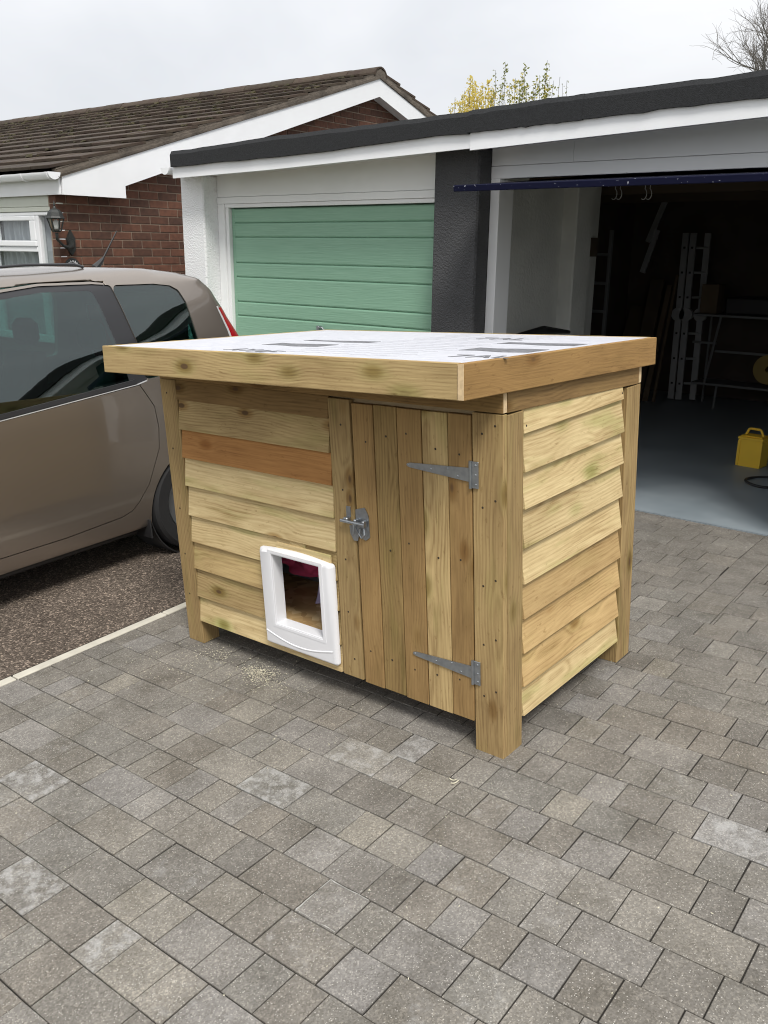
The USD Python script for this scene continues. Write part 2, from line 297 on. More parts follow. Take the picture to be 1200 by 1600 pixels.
WHITE_R = plain("white_render", (0.86, 0.87, 0.87), 0.8, bump=1.0, bscale=75, vary=0.05, bdist=0.012)
GREY_R = plain("dark_grey_render", (0.062, 0.063, 0.066), 0.75, bump=1.0, bscale=85, vary=0.1, vscale=6, bdist=0.014)
UPVC = plain("white_upvc", (0.83, 0.84, 0.85), 0.35, vary=0.03)
PAINTW = plain("white_painted_timber", (0.84, 0.85, 0.84), 0.5, bump=0.1, bscale=40, vary=0.05, vscale=2)
CREAM = plain("cream_panel", (0.55, 0.57, 0.50), 0.5, vary=0.05)
FELT = plain("roof_felt", (0.019, 0.020, 0.0215), 0.9, bump=1.0, bscale=260, vary=0.35, vscale=90, bdist=0.004)
BRICK = mt("red_brick", {"g": ("geometry", {}), "oi": ("attribute", {"attribute": "tone"}), "rs": ("math", {"math_type": "add"}), "rf": ("math", {"math_type": "fraction"}),
    "r": ("rgb_ramp", {"ramp": [(0.0, (0.070, 0.034, 0.022)), (0.5, (0.105, 0.045, 0.027)), (1.0, (0.140, 0.060, 0.036))]}), "n": ("noise_texture", {"scale": 24.0, "detail": 5.0}), "rn": ("rgb_ramp", {"ramp": [(0.3, (0.75, 0.75, 0.75)), (0.7, (1.2, 1.18, 1.15))]}), "m": ("mix_color", {"blend_type": "multiply", "fac": 1.0}),
    "b": ("bump", {"strength": 0.6, "distance": 0.004}), "nb": ("noise_texture", {"scale": 130.0, "detail": 3.0}), "p": ("principled_bsdf", {"roughness": 0.85})},
    [("oi.fac", "rs.value1"), ("g.random_per_island", "rs.value2"), ("rs.value", "rf.value1"), ("rf.value", "r.fac"), ("g.position", "n.vector"), ("n.fac", "rn.fac"), ("r.color", "m.a"), ("rn.color", "m.b"), ("m.result", "p.base_color"), ("g.position", "nb.vector"), ("nb.fac", "b.height"), ("b.normal", "p.normal")])
MORTAR = plain("mortar", (0.25, 0.195, 0.145), 0.95, bump=0.4, bscale=200, vary=0.2, vscale=12)
TILE = mt("brown_roof_tile", {"g": ("geometry", {}), "oi": ("attribute", {"attribute": "tone"}), "rs": ("math", {"math_type": "add"}), "rf": ("math", {"math_type": "fraction"}),
    "r": ("rgb_ramp", {"ramp": [(0.0, (0.026, 0.015, 0.010)), (0.5, (0.043, 0.025, 0.0175)), (1.0, (0.064, 0.040, 0.029))]}), "n": ("noise_texture", {"scale": 7.0, "detail": 6.0, "roughness": 0.7}), "rn": ("rgb_ramp", {"ramp": [(0.35, (0.0, 0.0, 0.0)), (0.75, (1.0, 1.0, 1.0))]}),
    "ln": ("mix_color", {"b": (0.085, 0.073, 0.042)}), "fm": ("math", {"math_type": "multiply", "value2": 0.6}), "sp": ("separate_color", {}), "p": ("principled_bsdf", {"roughness": 0.85}), "b": ("bump", {"strength": 0.6, "distance": 0.01})},
    [("oi.fac", "rs.value1"), ("g.random_per_island", "rs.value2"), ("rs.value", "rf.value1"), ("rf.value", "r.fac"), ("g.position", "n.vector"), ("n.fac", "rn.fac"), ("rn.color", "sp.color"), ("sp.r", "fm.value1"), ("fm.value", "ln.fac"), ("r.color", "ln.a"), ("ln.result", "p.base_color"), ("n.fac", "b.height"), ("b.normal", "p.normal")])
MOSS = plain("roof_moss", (0.048, 0.040, 0.017), 0.95, bump=1.0, bscale=60, vary=0.55, vscale=3.0)
VERGE = plain("verge_mortar", (0.115, 0.095, 0.075), 0.95, bump=1.0, bscale=40, vary=0.45, vscale=9)
GREEN = mt("green_garage_paint", {"g": ("geometry", {}), "map": ("mapping", {"scale": (1.6, 1.0, 55.0)}), "n": ("noise_texture", {"scale": 2.2, "detail": 4.0}), "r": ("rgb_ramp", {"ramp": [(0.25, (0.205, 0.378, 0.262)), (0.75, (0.268, 0.460, 0.332))]}), "b": ("bump", {"strength": 0.5, "distance": 0.004}), "p": ("principled_bsdf", {"roughness": 0.45})},
    [("g.position", "map.vector"), ("map.vector", "n.vector"), ("n.fac", "r.fac"), ("r.color", "p.base_color"), ("n.fac", "b.height"), ("b.normal", "p.normal")])
NAVY = mt("chipped_navy_paint", {"g": ("geometry", {}), "n": ("noise_texture", {"scale": 55.0, "detail": 3.0}), "r": ("rgb_ramp", {"ramp": [(0.0, (0.002, 0.003, 0.018)), (0.66, (0.003, 0.004, 0.022)), (0.69, (0.35, 0.36, 0.40)), (1.0, (0.5, 0.5, 0.52))]}), "p": ("principled_bsdf", {"roughness": 0.6, "specular_ior_level": 0.15})},
    [("g.position", "n.vector"), ("n.fac", "r.fac"), ("r.color", "p.base_color")])
FLOORP = mt("grey_floor_paint", {"g": ("geometry", {}), "n": ("noise_texture", {"scale": 2.5, "detail": 6.0, "roughness": 0.6}), "r": ("rgb_ramp", {"ramp": [(0.3, (0.215, 0.255, 0.280)), (0.7, (0.295, 0.335, 0.360))]}), "rr": ("map_range", {"from_min": 0.3, "from_max": 0.7, "to_min": 0.36, "to_max": 0.6}), "p": ("principled_bsdf", {"specular_ior_level": 0.5})},
    [("g.position", "n.vector"), ("n.fac", "r.fac"), ("r.color", "p.base_color"), ("n.fac", "rr.value"), ("rr.result", "p.roughness")])
BLOCKW = plain("white_painted_block", (0.66, 0.665, 0.63), 0.8, bump=0.6, bscale=30, vary=0.12, vscale=2.5)
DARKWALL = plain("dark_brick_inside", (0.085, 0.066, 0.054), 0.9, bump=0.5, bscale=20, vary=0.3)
ALU = plain("aluminium", (0.40, 0.405, 0.41), 0.5, metal=0.4, vary=0.1)
ZINC = plain("galvanised_steel", (0.33, 0.35, 0.37), 0.38, metal=0.85, vary=0.16, vscale=45)
BLACKP = plain("black_plastic", (0.02, 0.02, 0.021), 0.5)
BLACKM = plain("black_cast_metal", (0.018, 0.02, 0.018), 0.5, bump=0.2, bscale=90)
RUBBER = plain("tyre_rubber", (0.016, 0.016, 0.017), 0.8, bump=0.2, bscale=120)
YELLOW = plain("yellow_plastic", (0.90, 0.58, 0.05), 0.5, vary=0.08)
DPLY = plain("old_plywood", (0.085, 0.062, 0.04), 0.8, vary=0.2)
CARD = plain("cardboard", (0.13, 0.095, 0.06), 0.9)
SHEET = mt("white_foil_sheet", {"g": ("geometry", {}), "n": ("noise_texture", {"scale": 14.0, "detail": 3.0, "distortion": 1.5}), "r": ("rgb_ramp", {"ramp": [(0.3, (0.54, 0.545, 0.59)), (0.7, (0.63, 0.63, 0.665))]}), "b": ("bump", {"strength": 0.5, "distance": 0.012}), "p": ("principled_bsdf", {"roughness": 0.45})},
    [("g.position", "n.vector"), ("n.fac", "r.fac"), ("r.color", "p.base_color"), ("n.fac", "b.height"), ("b.normal", "p.normal")])
PRINT = plain("grey_print", (0.16, 0.16, 0.17), 0.6, vary=0.4, vscale=60)
PRINTL = plain("pale_grey_print", (0.50, 0.50, 0.53), 0.6, vary=0.1)
FLAPW = plain("white_flap_plastic", (0.80, 0.80, 0.82), 0.35, vary=0.02)
PINK = plain("pink_cloth", (0.85, 0.10, 0.25), 0.9, bump=0.4, bscale=30, vary=0.2, vscale=8)
LILAC = plain("lilac_cloth", (0.50, 0.44, 0.66), 0.9, vary=0.15, vscale=12)
GREYC = plain("grey_cloth", (0.22, 0.22, 0.23), 0.95, vary=0.2)
PAINT = mt("brown_metallic_paint", {"g": ("geometry", {}), "n": ("noise_texture", {"scale": 900.0, "detail": 1.0}), "r": ("rgb_ramp", {"ramp": [(0.3, (0.255, 0.218, 0.183)), (0.7, (0.325, 0.280, 0.238))]}), "p": ("principled_bsdf", {"metallic": 0.8, "roughness": 0.30, "coat_weight": 1.0, "coat_roughness": 0.04})},
    [("g.position", "n.vector"), ("n.fac", "r.fac"), ("r.color", "p.base_color")])
CARBLK = plain("black_trim", (0.022, 0.022, 0.024), 0.4, coat=0.2)
REDL = plain("red_lens", (0.30, 0.008, 0.012), 0.15, vary=0.25, vscale=90, coat=0.6)
SILVER = plain("silver_lens", (0.75, 0.75, 0.76), 0.15, metal=0.4)
SEAT = plain("dark_seat_cloth", (0.03, 0.032, 0.035), 0.9)
def pane(name, tint, f0=0.05, rough=0.0):
    return mt(name, {"w": ("layer_weight", {"blend": 0.5}), "pw": ("math", {"math_type": "power", "value2": 4.0}), "f": ("math", {"math_type": "multiply_add", "value2": 1.0 - f0, "value3": f0}),
              "t": ("transparent_bsdf", {"color": tint}), "g": ("glossy_bsdf", {"color": (1, 1, 1), "roughness": rough}), "m": ("mix_closure", {})},
              [("w.facing", "pw.value1"), ("pw.value", "f.value1"), ("f.value", "m.fac"), ("t.BSDF", "m.closure1"), ("g.BSDF", "m.closure2")], surface="m.closure")
CARGLASS = pane("tinted_car_glass", (0.40, 0.58, 0.55), 0.085)
WINGLASS = pane("window_glass", (0.90, 0.93, 0.92), 0.04)
LAMPGLASS = pane("lamp_glass", (0.85, 0.85, 0.82), 0.04)
NET = plain("net_curtain", (0.42, 0.44, 0.47), 0.9, vary=0.12, vscale=5)
def leafmat(name, a, b):
    return mt(name, {"g": ("geometry", {}), "r": ("rgb_ramp", {"ramp": [(0.0, a), (1.0, b)]}), "d": ("diffuse_bsdf", {}), "t": ("translucent_bsdf", {}), "m": ("mix_closure", {"fac": 0.55})},
              [("g.random_per_island", "r.fac"), ("r.color", "d.color"), ("r.color", "t.color"), ("d.BSDF", "m.closure1"), ("t.BSDF", "m.closure2")], surface="m.closure")
LEAF_Y = leafmat("yellow_leaf", (0.72, 0.60, 0.18), (0.86, 0.80, 0.44)); LEAF_G = leafmat("green_yellow_leaf", (0.26, 0.27, 0.09), (0.60, 0.58, 0.24))
DULLMETAL = plain("dull_grey_metal", (0.20, 0.205, 0.21), 0.6, metal=0.3)
TWIG = plain("haze_tinted_twig_bark", (0.16, 0.145, 0.13), 0.9, vary=0.2)  # bare-tree twigs: bark colour lightened to paint in distance haze
BARK = plain("twig_bark", (0.085, 0.07, 0.055), 0.9, vary=0.3, vscale=8)
FLAKE = plain("sawdust_flake", (0.58, 0.54, 0.41), 0.9, vary=0.2, vscale=50)

# ------------------------------------------------------------------ ground, drives
def sheet(x0, x1, y0, y1, nx, ny, dz, fn=gz):
    X, Y = np.meshgrid(np.linspace(x0, x1, nx), np.linspace(y0, y1, ny), indexing='ij')
    Z = fn(X, Y) + dz; v = np.stack([X, Y, Z], -1).reshape(-1, 3); f = []
    for i in range(nx - 1):
        for j in range(ny - 1):
            a = i * ny + j; f += [[a, a + ny, a + ny + 1], [a, a + ny + 1, a + 1]]
    return trimesh.Trimesh(v, f, process=False)
def far(X, Y):
    z = gz(X, Y); return np.where(Y > 5.0, np.minimum(z, 0.0), z)
gx = np.unique(np.concatenate([np.linspace(-300, -14, 12), np.linspace(-14, 6, 41), np.linspace(6, 300, 12)])); gy = np.unique(np.concatenate([np.linspace(-300, -8, 12), np.linspace(-8, 16, 49), np.linspace(16, 300, 12)]))
GX, GY = np.meshgrid(gx, gy, indexing='ij'); v = np.stack([GX, GY, far(GX, GY) - 0.12], -1).reshape(-1, 3)
f = [q for i in range(len(gx) - 1) for j in range(len(gy) - 1) for a in [i * len(gy) + j] for q in ([a, a + len(gy), a + len(gy) + 1], [a, a + len(gy) + 1, a + 1])]
solo('ground', trimesh.Trimesh(v, f, process=False), SOIL, kind='structure')
KX0, KX1 = -3.478, -3.428
solo('tarmac_drive', sheet(-7.6, KX0 - 0.016, -6.0, 5.44, 40, 90, -0.004), TARMAC, kind='structure')
solo('street', sheet(-60, 60, -14.0, -6.0, 60, 12, -0.03), TARMAC, kind='structure')

dr = thing('paved_drive', None, None, kind='structure')
part(dr, 'joint_bed', sheet(KX0 - 0.016, 1.75, -0.4, 5.42, 50, 60, -0.0052), JOINT)
def block_mesh(x0, x1, y0, y1, top=0.0, gap=0.0021, ch=0.0018, tilt=(0, 0)):
    x0 += gap; x1 -= gap; y0 += gap; y1 -= gap; e = ch
    j = lambda: rng.uniform(-0.0012, 0.0012, 2)
    P = []
    cx, cy = (x0 + x1) / 2, (y0 + y1) / 2
    for (x, y) in ((x0, y0), (x1, y0), (x1, y1), (x0, y1)):
        d = j(); x, y = x + d[0], y + d[1]
        sx, sy = np.sign(cx - x), np.sign(cy - y)
        t = top + tilt[0] * (x - cx) + tilt[1] * (y - cy)
        P += [(x, y, -0.05), (x, y, t - e * 0.8), (x + sx * e, y + sy * e, t)]
    P = np.array(P); P[:, 2] += gz(P[:, 0], P[:, 1])
    q = lambda a: [a * 1, (a + 3) % 12]
    f = []
    for k in range(4):
        a, b = 3 * k, 3 * ((k + 1) % 4)
        f += [[a, b, b + 1], [a, b + 1, a + 1], [a + 1, b + 1, b + 2], [a + 1, b + 2, a + 2]]
    f += [[2, 5, 8], [2, 8, 11], [0, 6, 3], [0, 9, 6]]
    return trimesh.Trimesh(P, f, process=False)
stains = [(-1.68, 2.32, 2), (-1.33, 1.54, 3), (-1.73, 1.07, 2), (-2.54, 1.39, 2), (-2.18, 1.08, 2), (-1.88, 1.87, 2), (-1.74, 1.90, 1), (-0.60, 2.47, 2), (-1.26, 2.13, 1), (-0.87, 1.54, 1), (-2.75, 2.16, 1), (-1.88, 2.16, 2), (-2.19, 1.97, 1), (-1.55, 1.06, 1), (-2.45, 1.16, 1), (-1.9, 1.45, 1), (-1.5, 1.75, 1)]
CW = 0.1560; blocks = []
lens = [0.115, 0.155, 0.232]
prev = []
y = 2.0865 - CW * 16; row = 0
while y < 5.40:
    y1 = min(y + CW, 5.418)
    x = KX1 + 0.001 - rng.uniform(0, 0.09); cuts = []
    while x < 1.74:
        best = None
        for t in range(7):
            L = lens[rng.choice(3, p=[0.36, 0.32, 0.32])]
            bad = min([abs(x + L - c) for c in prev] + [9])
            if best is None or bad > best[0]: best = (bad, L)
            if bad > 0.03: break
        L = best[1]; xa = max(x, KX1 + 0.001); xb = min(x + L, 1.745)
        if xb - xa > 0.03: blocks.append((xa, xb, y, y1))
        elif blocks and blocks[-1][2] == y: blocks[-1] = (blocks[-1][0], xb, y, y1)
        cuts.append(x + L); x += L
    prev = cuts; y = y1; row += 1
# a strip relaid lengthways in front of the open garage
bx0, bx1, by0 = -1.285, -1.130, 2.0865 + CW * 12
blocks2 = []
for b in blocks:
    if b[2] >= by0 - 0.01 and b[0] < bx1 and b[1] > bx0:
        if bx0 - b[0] > 0.012: blocks2.append((b[0], bx0, b[2], b[3]))
        if b[1] - bx1 > 0.012: blocks2.append((bx1, b[1], b[2], b[3]))
    else: blocks2.append(b)
yy = by0
while yy < 5.40:
    L = lens[rng.choice(3)]; blocks2.append((bx0, bx1, yy, min(yy + L, 5.418))); yy += L
blocks = [b for b in blocks2 if b[3] - b[2] > 0.02]
def to_px(P):
    c = (np.asarray(P) - EYE) @ CAM_R.T; return c[:2] / c[2] * 1370.47 + [600, 800], c[2]
seen = []
for b in blocks:
    c = np.array([(b[0] + b[1]) / 2, (b[2] + b[3]) / 2]); P = np.array([c[0], c[1], float(gz(c[0], c[1]))]); uv, d = to_px(P)
    under = (-3.0 < c[0] < -1.38) and (2.55 < c[1] < 3.4)
    ok = d > 0.3 and -60 < uv[0] < 1260 and uv[1] < 1680 and not under
    seen.append((-(b[1] - b[0]) / d ** 2 if ok else 1.0, b))
seen.sort(key=lambda s: s[0])
rest = []; effl = []
for k, (s, b) in enumerate(seen):
    top = float(np.clip(rng.normal(0, 0.0007), -0.0012, 0.0015)); tilt = np.clip(rng.normal(0, 0.004, 2), -0.008, 0.008)
    m = block_mesh(*b, top=top, tilt=tilt)
    lv = 0; lab = None
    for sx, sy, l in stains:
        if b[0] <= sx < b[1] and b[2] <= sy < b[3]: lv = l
    if lv == 3:
        e = 0.007
        for (p, q) in (((b[0], b[2]), (b[1], b[2])), ((b[0], b[2]), (b[0], b[3])), ((b[0], b[3]), (b[1], b[3]))):
            n = 9; t = np.linspace(0.03, 0.97, n)[:, None]; L = np.array(p) * (1 - t) + np.array(q) * t + rng.normal(0, 0.0006, (n, 2))
            d = (np.array([(b[0] + b[1]) / 2, (b[2] + b[3]) / 2]) - (np.array(p) + q) / 2); d /= np.linalg.norm(d)
            w = 0.0034 * np.clip(rng.normal(0.7, 0.5, n), 0.03, 1.6)[:, None]
            a1 = L + d * 0.0035; a2 = a1 + d * w; V = np.vstack([a1, a2]); V = np.column_stack([V, gz(V[:, 0], V[:, 1]) + top + 0.0022])
            effl.append(trimesh.Trimesh(V, [q2 for i in range(n - 1) for q2 in ([i, i + 1, n + i + 1], [i, n + i + 1, n + i])], process=False))
        lv = 1
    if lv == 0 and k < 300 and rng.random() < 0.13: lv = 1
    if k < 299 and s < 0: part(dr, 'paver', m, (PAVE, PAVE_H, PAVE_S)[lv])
    else: rest.append(m)
part(dr, 'paver_field', cat(*rest), PAVE, kind='stuff', label='grey block pavers farther off and beside the nearer ones')
if effl: part(dr, 'lime_edges', cat(*effl), EFFL, kind='stuff')

ks = [(-6.0, -3.5), (-3.5, -2.6), (-2.6, -1.7), (-1.7, -0.8), (-0.8, 0.1), (0.1, 0.93), (0.93, 1.77), (1.77, 2.60), (2.60, 3.43), (3.43, 4.26), (4.26, 5.40)]
kb = thing('edging_kerb', 'flush pale concrete edging strip between dark tarmac and grey pavers', 'kerb')
for a, b in ks:
    n = 7; m = box((KX0, a + 0.003, -0.08), (KX1, b - 0.003, 0.004), 0.004)
    m.vertices[:, 2] += gz(m.vertices[:, 0], m.vertices[:, 1]); part(kb, 'edging_stone', m, KERB)

# loose flakes of sawdust
fl = []
for (cx, cy, s, n) in ((-2.56, 2.41, 0.05, 480), (-2.50, 2.37, 0.09, 260), (-2.85, 2.42, 0.07, 160), (-2.95, 2.25, 0.12, 90), (-1.4, 2.2, 0.8, 150), (-1.2, 2.9, 0.5, 60), (-2.6, 2.3, 0.4, 150)):
    for _ in range(n):
        x, y = cx + rng.normal(0, s), cy + rng.normal(0, s * 0.7)
        if x < KX1: continue
        a = rng.uniform(0, 6.28); L, w = rng.uniform(0.0015, 0.0055), rng.uniform(0.001, 0.0026); u = np.array([math.cos(a), math.sin(a)]); q = np.array([-u[1], u[0]])
        P = np.array([np.array([x, y]) + L * u, np.array([x, y]) + w * q, np.array([x, y]) - L * u, np.array([x, y]) - w * q])
        V = np.column_stack([P, gz(P[:, 0], P[:, 1]) + 0.005 + rng.uniform(0, 0.003, 4)]); fl.append(trimesh.Trimesh(V, [[0, 1, 2], [0, 2, 3]], process=False))
solo('sawdust', cat(*fl), FLAKE, 'pale yellow sawdust flakes scattered on the pavers in front of the kennel', 'sawdust', kind='stuff')
for (px, py, ang, L) in ((-1.405, 2.215, 70, 0.016), (-1.42, 2.225, 20, 0.012), (-0.55, 2.86, 100, 0.02)):
    a = math.radians(ang); t = np.linspace(-1, 1, 5); P = np.column_stack([px + L * t * math.cos(a), py + L * t * math.sin(a), gz(px, py) + 0.006 + 0.006 * t ** 2])
    nm = 'long pale curl of wood shaving lying on pavers' if ang == 70 else ('short wood shaving beside the longer curl on the pavers' if ang == 20 else 'tiny pale crumb of wood alone on pavers at right')
    solo('wood_shaving', tube(P, 0.002, 5), FLAKE, nm, 'shaving')

# ------------------------------------------------------------------ garages
G = thing('garage_block', 'low flat-roofed pair of garages with white fascia and black felt edge', 'garage')
YD = 5.42
def pxs(xs, zs): return lambda x: np.interp(x, xs, zs)
FX = [-6.25, -5.115, -3.297, -2.324, -1.486, 1.6]
fb = pxs(FX, [2.291, 2.312, 2.367, 2.403, 2.435, 2.545]); ft = pxs(FX, [2.386, 2.408, 2.468, 2.501, 2.521, 2.63]); fe = pxs(FX, [2.503, 2.537, 2.588, 2.622, 2.646, 2.755])
def strip(x0, x1, lo, hi, y0, y1, n=24, rough=0.0, rnd=0.0):
    xs = np.linspace(x0, x1, n); v = []; f = []
    for x in xs:
        a, b = lo(x) , hi(x); e = rng.normal(0, rough, 2) if rough else (0, 0)
        v += [(x, y0, a + e[0]), (x, y0, b - rnd + e[1]), (x, y0 + rnd * 0.6, b + e[1]), (x, y1, b + e[1]), (x, y1, a)]
    for i in range(n - 1):
        for k in range(5):
            p, q = i * 5 + k, i * 5 + (k + 1) % 5; f += [[p, p + 5, q + 5], [p, q + 5, q]]
    e = (n - 1) * 5
    f += [[0, 1, 2], [0, 2, 3], [0, 3, 4], [e, e + 2, e + 1], [e, e + 3, e + 2], [e, e + 4, e + 3]]
    return trimesh.Trimesh(v, f, process=False)
part(G, 'fascia_board', strip(-6.25, -3.300, fb, ft, 5.08, 5.105), UPVC, label='left-hand white fascia board over the green door')
part(G, 'fascia_board', strip(-3.297, 1.6, lambda x: fb(x) - 0.012, lambda x: ft(x) + 0.003, 5.074, 5.105), UPVC, label='right-hand white fascia board over the open garage')
felts = [(-6.24, -3.30), (-3.31, -2.52), (-2.526, -0.4), (-0.41, 1.62)]
for k, (a, b) in enumerate(felts):
    part(G, 'felt_strip', strip(a, b, lambda x: ft(x) - 0.012 + 0.004 * math.sin(3 * x), lambda x: fe(x) + 0.004 * math.sin(2.2 * x + k), 5.052 - 0.002 * (k % 2), 5.5, rough=0.0022, rnd=0.03), FELT)
part(G, 'roof_slab', strip(-6.22, 1.6, lambda x: fb(x) + 0.07, lambda x: fe(x) - 0.012, 5.11, 11.0, rnd=0.0), FELT)
part(G, 'soffit', strip(-6.22, 1.6, lambda x: fb(x) + 0.03, lambda x: fb(x) + 0.055, 5.106, 5.50), PAINTW)
# piers
def pier(x0, x1, y0, y1, zf, M, seg=0.02):
    m = box((x0, y0, -0.2), (x1, y1, 2.2), 0.012); m = m.copy()
    up = m.vertices[:, 2] > 1.5; m.vertices[up, 2] = zf(m.vertices[up, 0]) + 0.03 + (m.vertices[up, 2] - 2.2)
    return part(G, 'pier', m, M)
def lab(p, t): stage.GetPrimAtPath(p).SetCustomDataByKey('label', t)
lab(pier(-6.376, -6.085, 5.255, 5.62, fb, WHITE_R), 'white roughcast pier at the left end')
lab(pier(-3.703, -3.34, 5.263, 5.62, fb, GREY_R), 'dark grey roughcast pier between the two doors')
pier(-0.98, -0.60, 5.263, 5.62, fb, GREY_R)
part(G, 'side_wall', box((-6.37, 5.622, -0.2), (-6.15, 10.7, 2.30)), WHITE_R)
part(G, 'front_wall', box((-0.602, 5.40, 0.0), (1.55, 5.52, 2.60)), WHITE_R)
part(G, 'side_wall', box((1.43, 5.522, 0.0), (1.55, 10.7, 2.55)), WHITE_R)
# green garage
part(G, 'header_panel', strip(-6.083, -3.705, lambda x: 2.153, lambda x: fb(x) + 0.03, 5.415, 5.44), PAINTW)
part(G, 'header_rail', box((-6.083, 5.408, 2.098), (-3.705, 5.45, 2.150), 0.002), PAINTW)
part(G, 'header_bead', box((-6.0, 5.420, 2.066), (-3.705, 5.455, 2.0965), 0.003), PAINTW)
part(G, 'door_jamb', box((-6.083, 5.410, -0.1), (-6.000, 5.47, 2.0975), 0.003), PAINTW)
part(G, 'door_jamb', box((-5.9985, 5.425, -0.1), (-5.962, 5.47, 2.065), 0.003), PAINTW)
gd = holder(G, 'green_door')
gr = [2.062, 1.944, 1.828, 1.6155, 1.4955, 1.2865, 1.166, 0.957, 0.837, 0.628, 0.508, 0.299, 0.179, 0.055]
part(gd, 'door_leaf', box((-5.96, 5.478, 0.05), (-3.60, 5.50, 2.063)), GREEN)
for a, b in zip(gr[:-1], gr[1:]):
    x0, x1 = -5.925, -3.62; g = 0.007
    prof = Polygon([(5.477, a - 0.001), (5.462, a - g), (5.460, a - g - 0.008), (5.462, b + 0.012), (5.468, b + 0.003), (5.477, b + 0.001)])
    part(gd, 'door_panel', extr(prof, 'x', x0, x1), GREEN)
part(gd, 'door_edge', box((-5.960, 5.460, 0.05), (-5.926, 5.4775, 2.063), 0.002), GREEN)
hb = cat(box((-4.955, 5.418, 1.05), (-4.925, 5.461, 1.135), 0.004), tube([(-4.925, 5.42, 1.12), (-4.885, 5.415, 1.125), (-4.862, 5.42, 1.10), (-4.858, 5.43, 1.05)], 0.008, 8))
part(gd, 'handle', hb, ZINC)
# open garage: frame
part(G, 'header_panel', strip(-3.338, -2.74, lambda x: 2.287, lambda x: fb(x) + 0.03, 5.415, 5.44), UPVC)
part(G, 'header_panel', strip(-2.7385, -0.985, lambda x: 2.287, lambda x: fb(x) + 0.03, 5.415, 5.44), UPVC)
part(G, 'header_rail', box((-3.338, 5.410, 2.206), (-0.985, 5.47, 2.284), 0.003), UPVC)
part(G, 'door_jamb', box((-3.338, 5.412, 0.09), (-3.268, 5.60, 2.2055), 0.003), UPVC)
part(G, 'door_jamb', box((-1.055, 5.412, 0.09), (-0.985, 5.60, 2.2055), 0.003), UPVC)
# open garage: inside
part(G, 'inner_wall', box((-3.72, 5.622, 0.05), (-3.60, 7.70, 2.36)), BLOCKW)
for kz in range(10):
    pass
part(G, 'inner_pier', box((-3.61, 7.00, 0.05), (-3.47, 7.30, 2.36), 0.01), BLOCKW, label='white pier on the inside wall')
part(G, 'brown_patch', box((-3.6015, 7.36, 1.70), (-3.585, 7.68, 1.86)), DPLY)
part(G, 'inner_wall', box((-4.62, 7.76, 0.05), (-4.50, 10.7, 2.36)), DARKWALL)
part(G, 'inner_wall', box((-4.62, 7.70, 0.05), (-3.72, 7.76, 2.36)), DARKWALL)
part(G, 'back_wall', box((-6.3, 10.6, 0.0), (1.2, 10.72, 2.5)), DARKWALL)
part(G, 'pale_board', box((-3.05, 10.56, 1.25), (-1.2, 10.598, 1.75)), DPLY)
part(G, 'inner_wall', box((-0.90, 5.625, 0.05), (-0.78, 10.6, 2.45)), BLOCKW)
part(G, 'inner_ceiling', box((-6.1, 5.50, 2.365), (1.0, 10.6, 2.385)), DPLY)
part(G, 'roof_gutter', moved(extr(Polygon([(0.055 * math.cos(t), 0.055 * math.sin(t)) for t in np.linspace(math.pi, 2 * math.pi, 13)]), 'y', 5.05, 10.8), trs((-6.315, 0, 2.375))), UPVC)
for yy in (6.4, 7.9, 9.3):
    part(G, 'ceiling_joist', box((-4.5, yy, 2.24), (-0.9, yy + 0.05, 2.36)), DPLY)
# raised up-and-over door
rd = holder(G, 'raised_door')
Md = trs((-3.217, 4.78, 2.088)) @ trs((0, 0, 0), rot([1, 0, 0], 5.5))
part(rd, 'bottom_rail', moved(box((0, 0, 0), (2.15, 0.045, 0.038), 0.004), Md), NAVY)
part(rd, 'door_skin', moved(box((0.0, 0.047, 0.020), (2.15, 2.05, 0.034)), Md), NAVY)
for k in range(6): part(rd, 'stiffener', moved(box((0.05 + k * 0.4, 0.05, 0.0), (0.09 + k * 0.4, 2.03, 0.0195)), Md), NAVY)
solo('garage_floor', box((-4.49, 5.43, -0.1), (-0.91, 10.59, 0.110)), FLOORP, kind='structure')
solo('neighbour_floor', box((-6.14, 5.43, -0.2), (-3.73, 7.69, 0.06)), FLOORP, kind='structure')

# ------------------------------------------------------------------ bungalow
XH = -7.30; H = thing('bungalow', 'red brick bungalow with mossy brown tiled roof and white bargeboards', 'house')
RY0, RZ0, RY1, RZ1 = 4.56, 2.345, 9.0, 3.735
sa = math.atan2(RZ1 - RZ0, RY1 - RY0); ca_, sa_ = math.cos(sa), math.sin(sa)
def roofline(y): return RZ0 + (np.minimum(y, 2 * RY1 - y) - RY0) * math.tan(sa)
gw = holder(H, 'gable_wall')
yb0, yb1 = 4.625, 2 * RY1 - 4.625
part(gw, 'mortar_bed', extr(Polygon([(yb0 + 0.004, -0.4), (yb1, -0.4), (yb1, 2.18), (RY1, roofline(RY1) - 0.16), (yb0 + 0.004, 2.18)]), 'x', XH - 0.12, XH - 0.007), MORTAR)
ch = 0.0748; rest = []; z = 2.019 + 0.005 - ch * 32; row = 0; cand = []
while z < 3.6:
    y = yb0 - (0.1125 if row % 2 else 0.0); 
    while y < yb1:
        a, b = max(y, yb0), min(y + 0.215, yb1); top = z + 0.065
        if b - a > 0.04 and top < roofline((a + b) / 2) - 0.03:
            m = box((XH - 0.10, a, z), (XH + rng.uniform(-0.0015, 0.0015), b, top), 0.003)
            vis = (a < 6.3 and z > 1.45) or (z > 2.85 and 7.2 < a < 10.6)
            if vis: cand.append(m)
            else: rest.append(box((XH - 0.10, a, z), (XH, b, top)))
        y += 0.225
    z += ch; row += 1
for m in cand[:299]: part(gw, 'brick', m, BRICK)
part(gw, 'brick_field', cat(*(rest + cand[299:])), BRICK, kind='stuff')
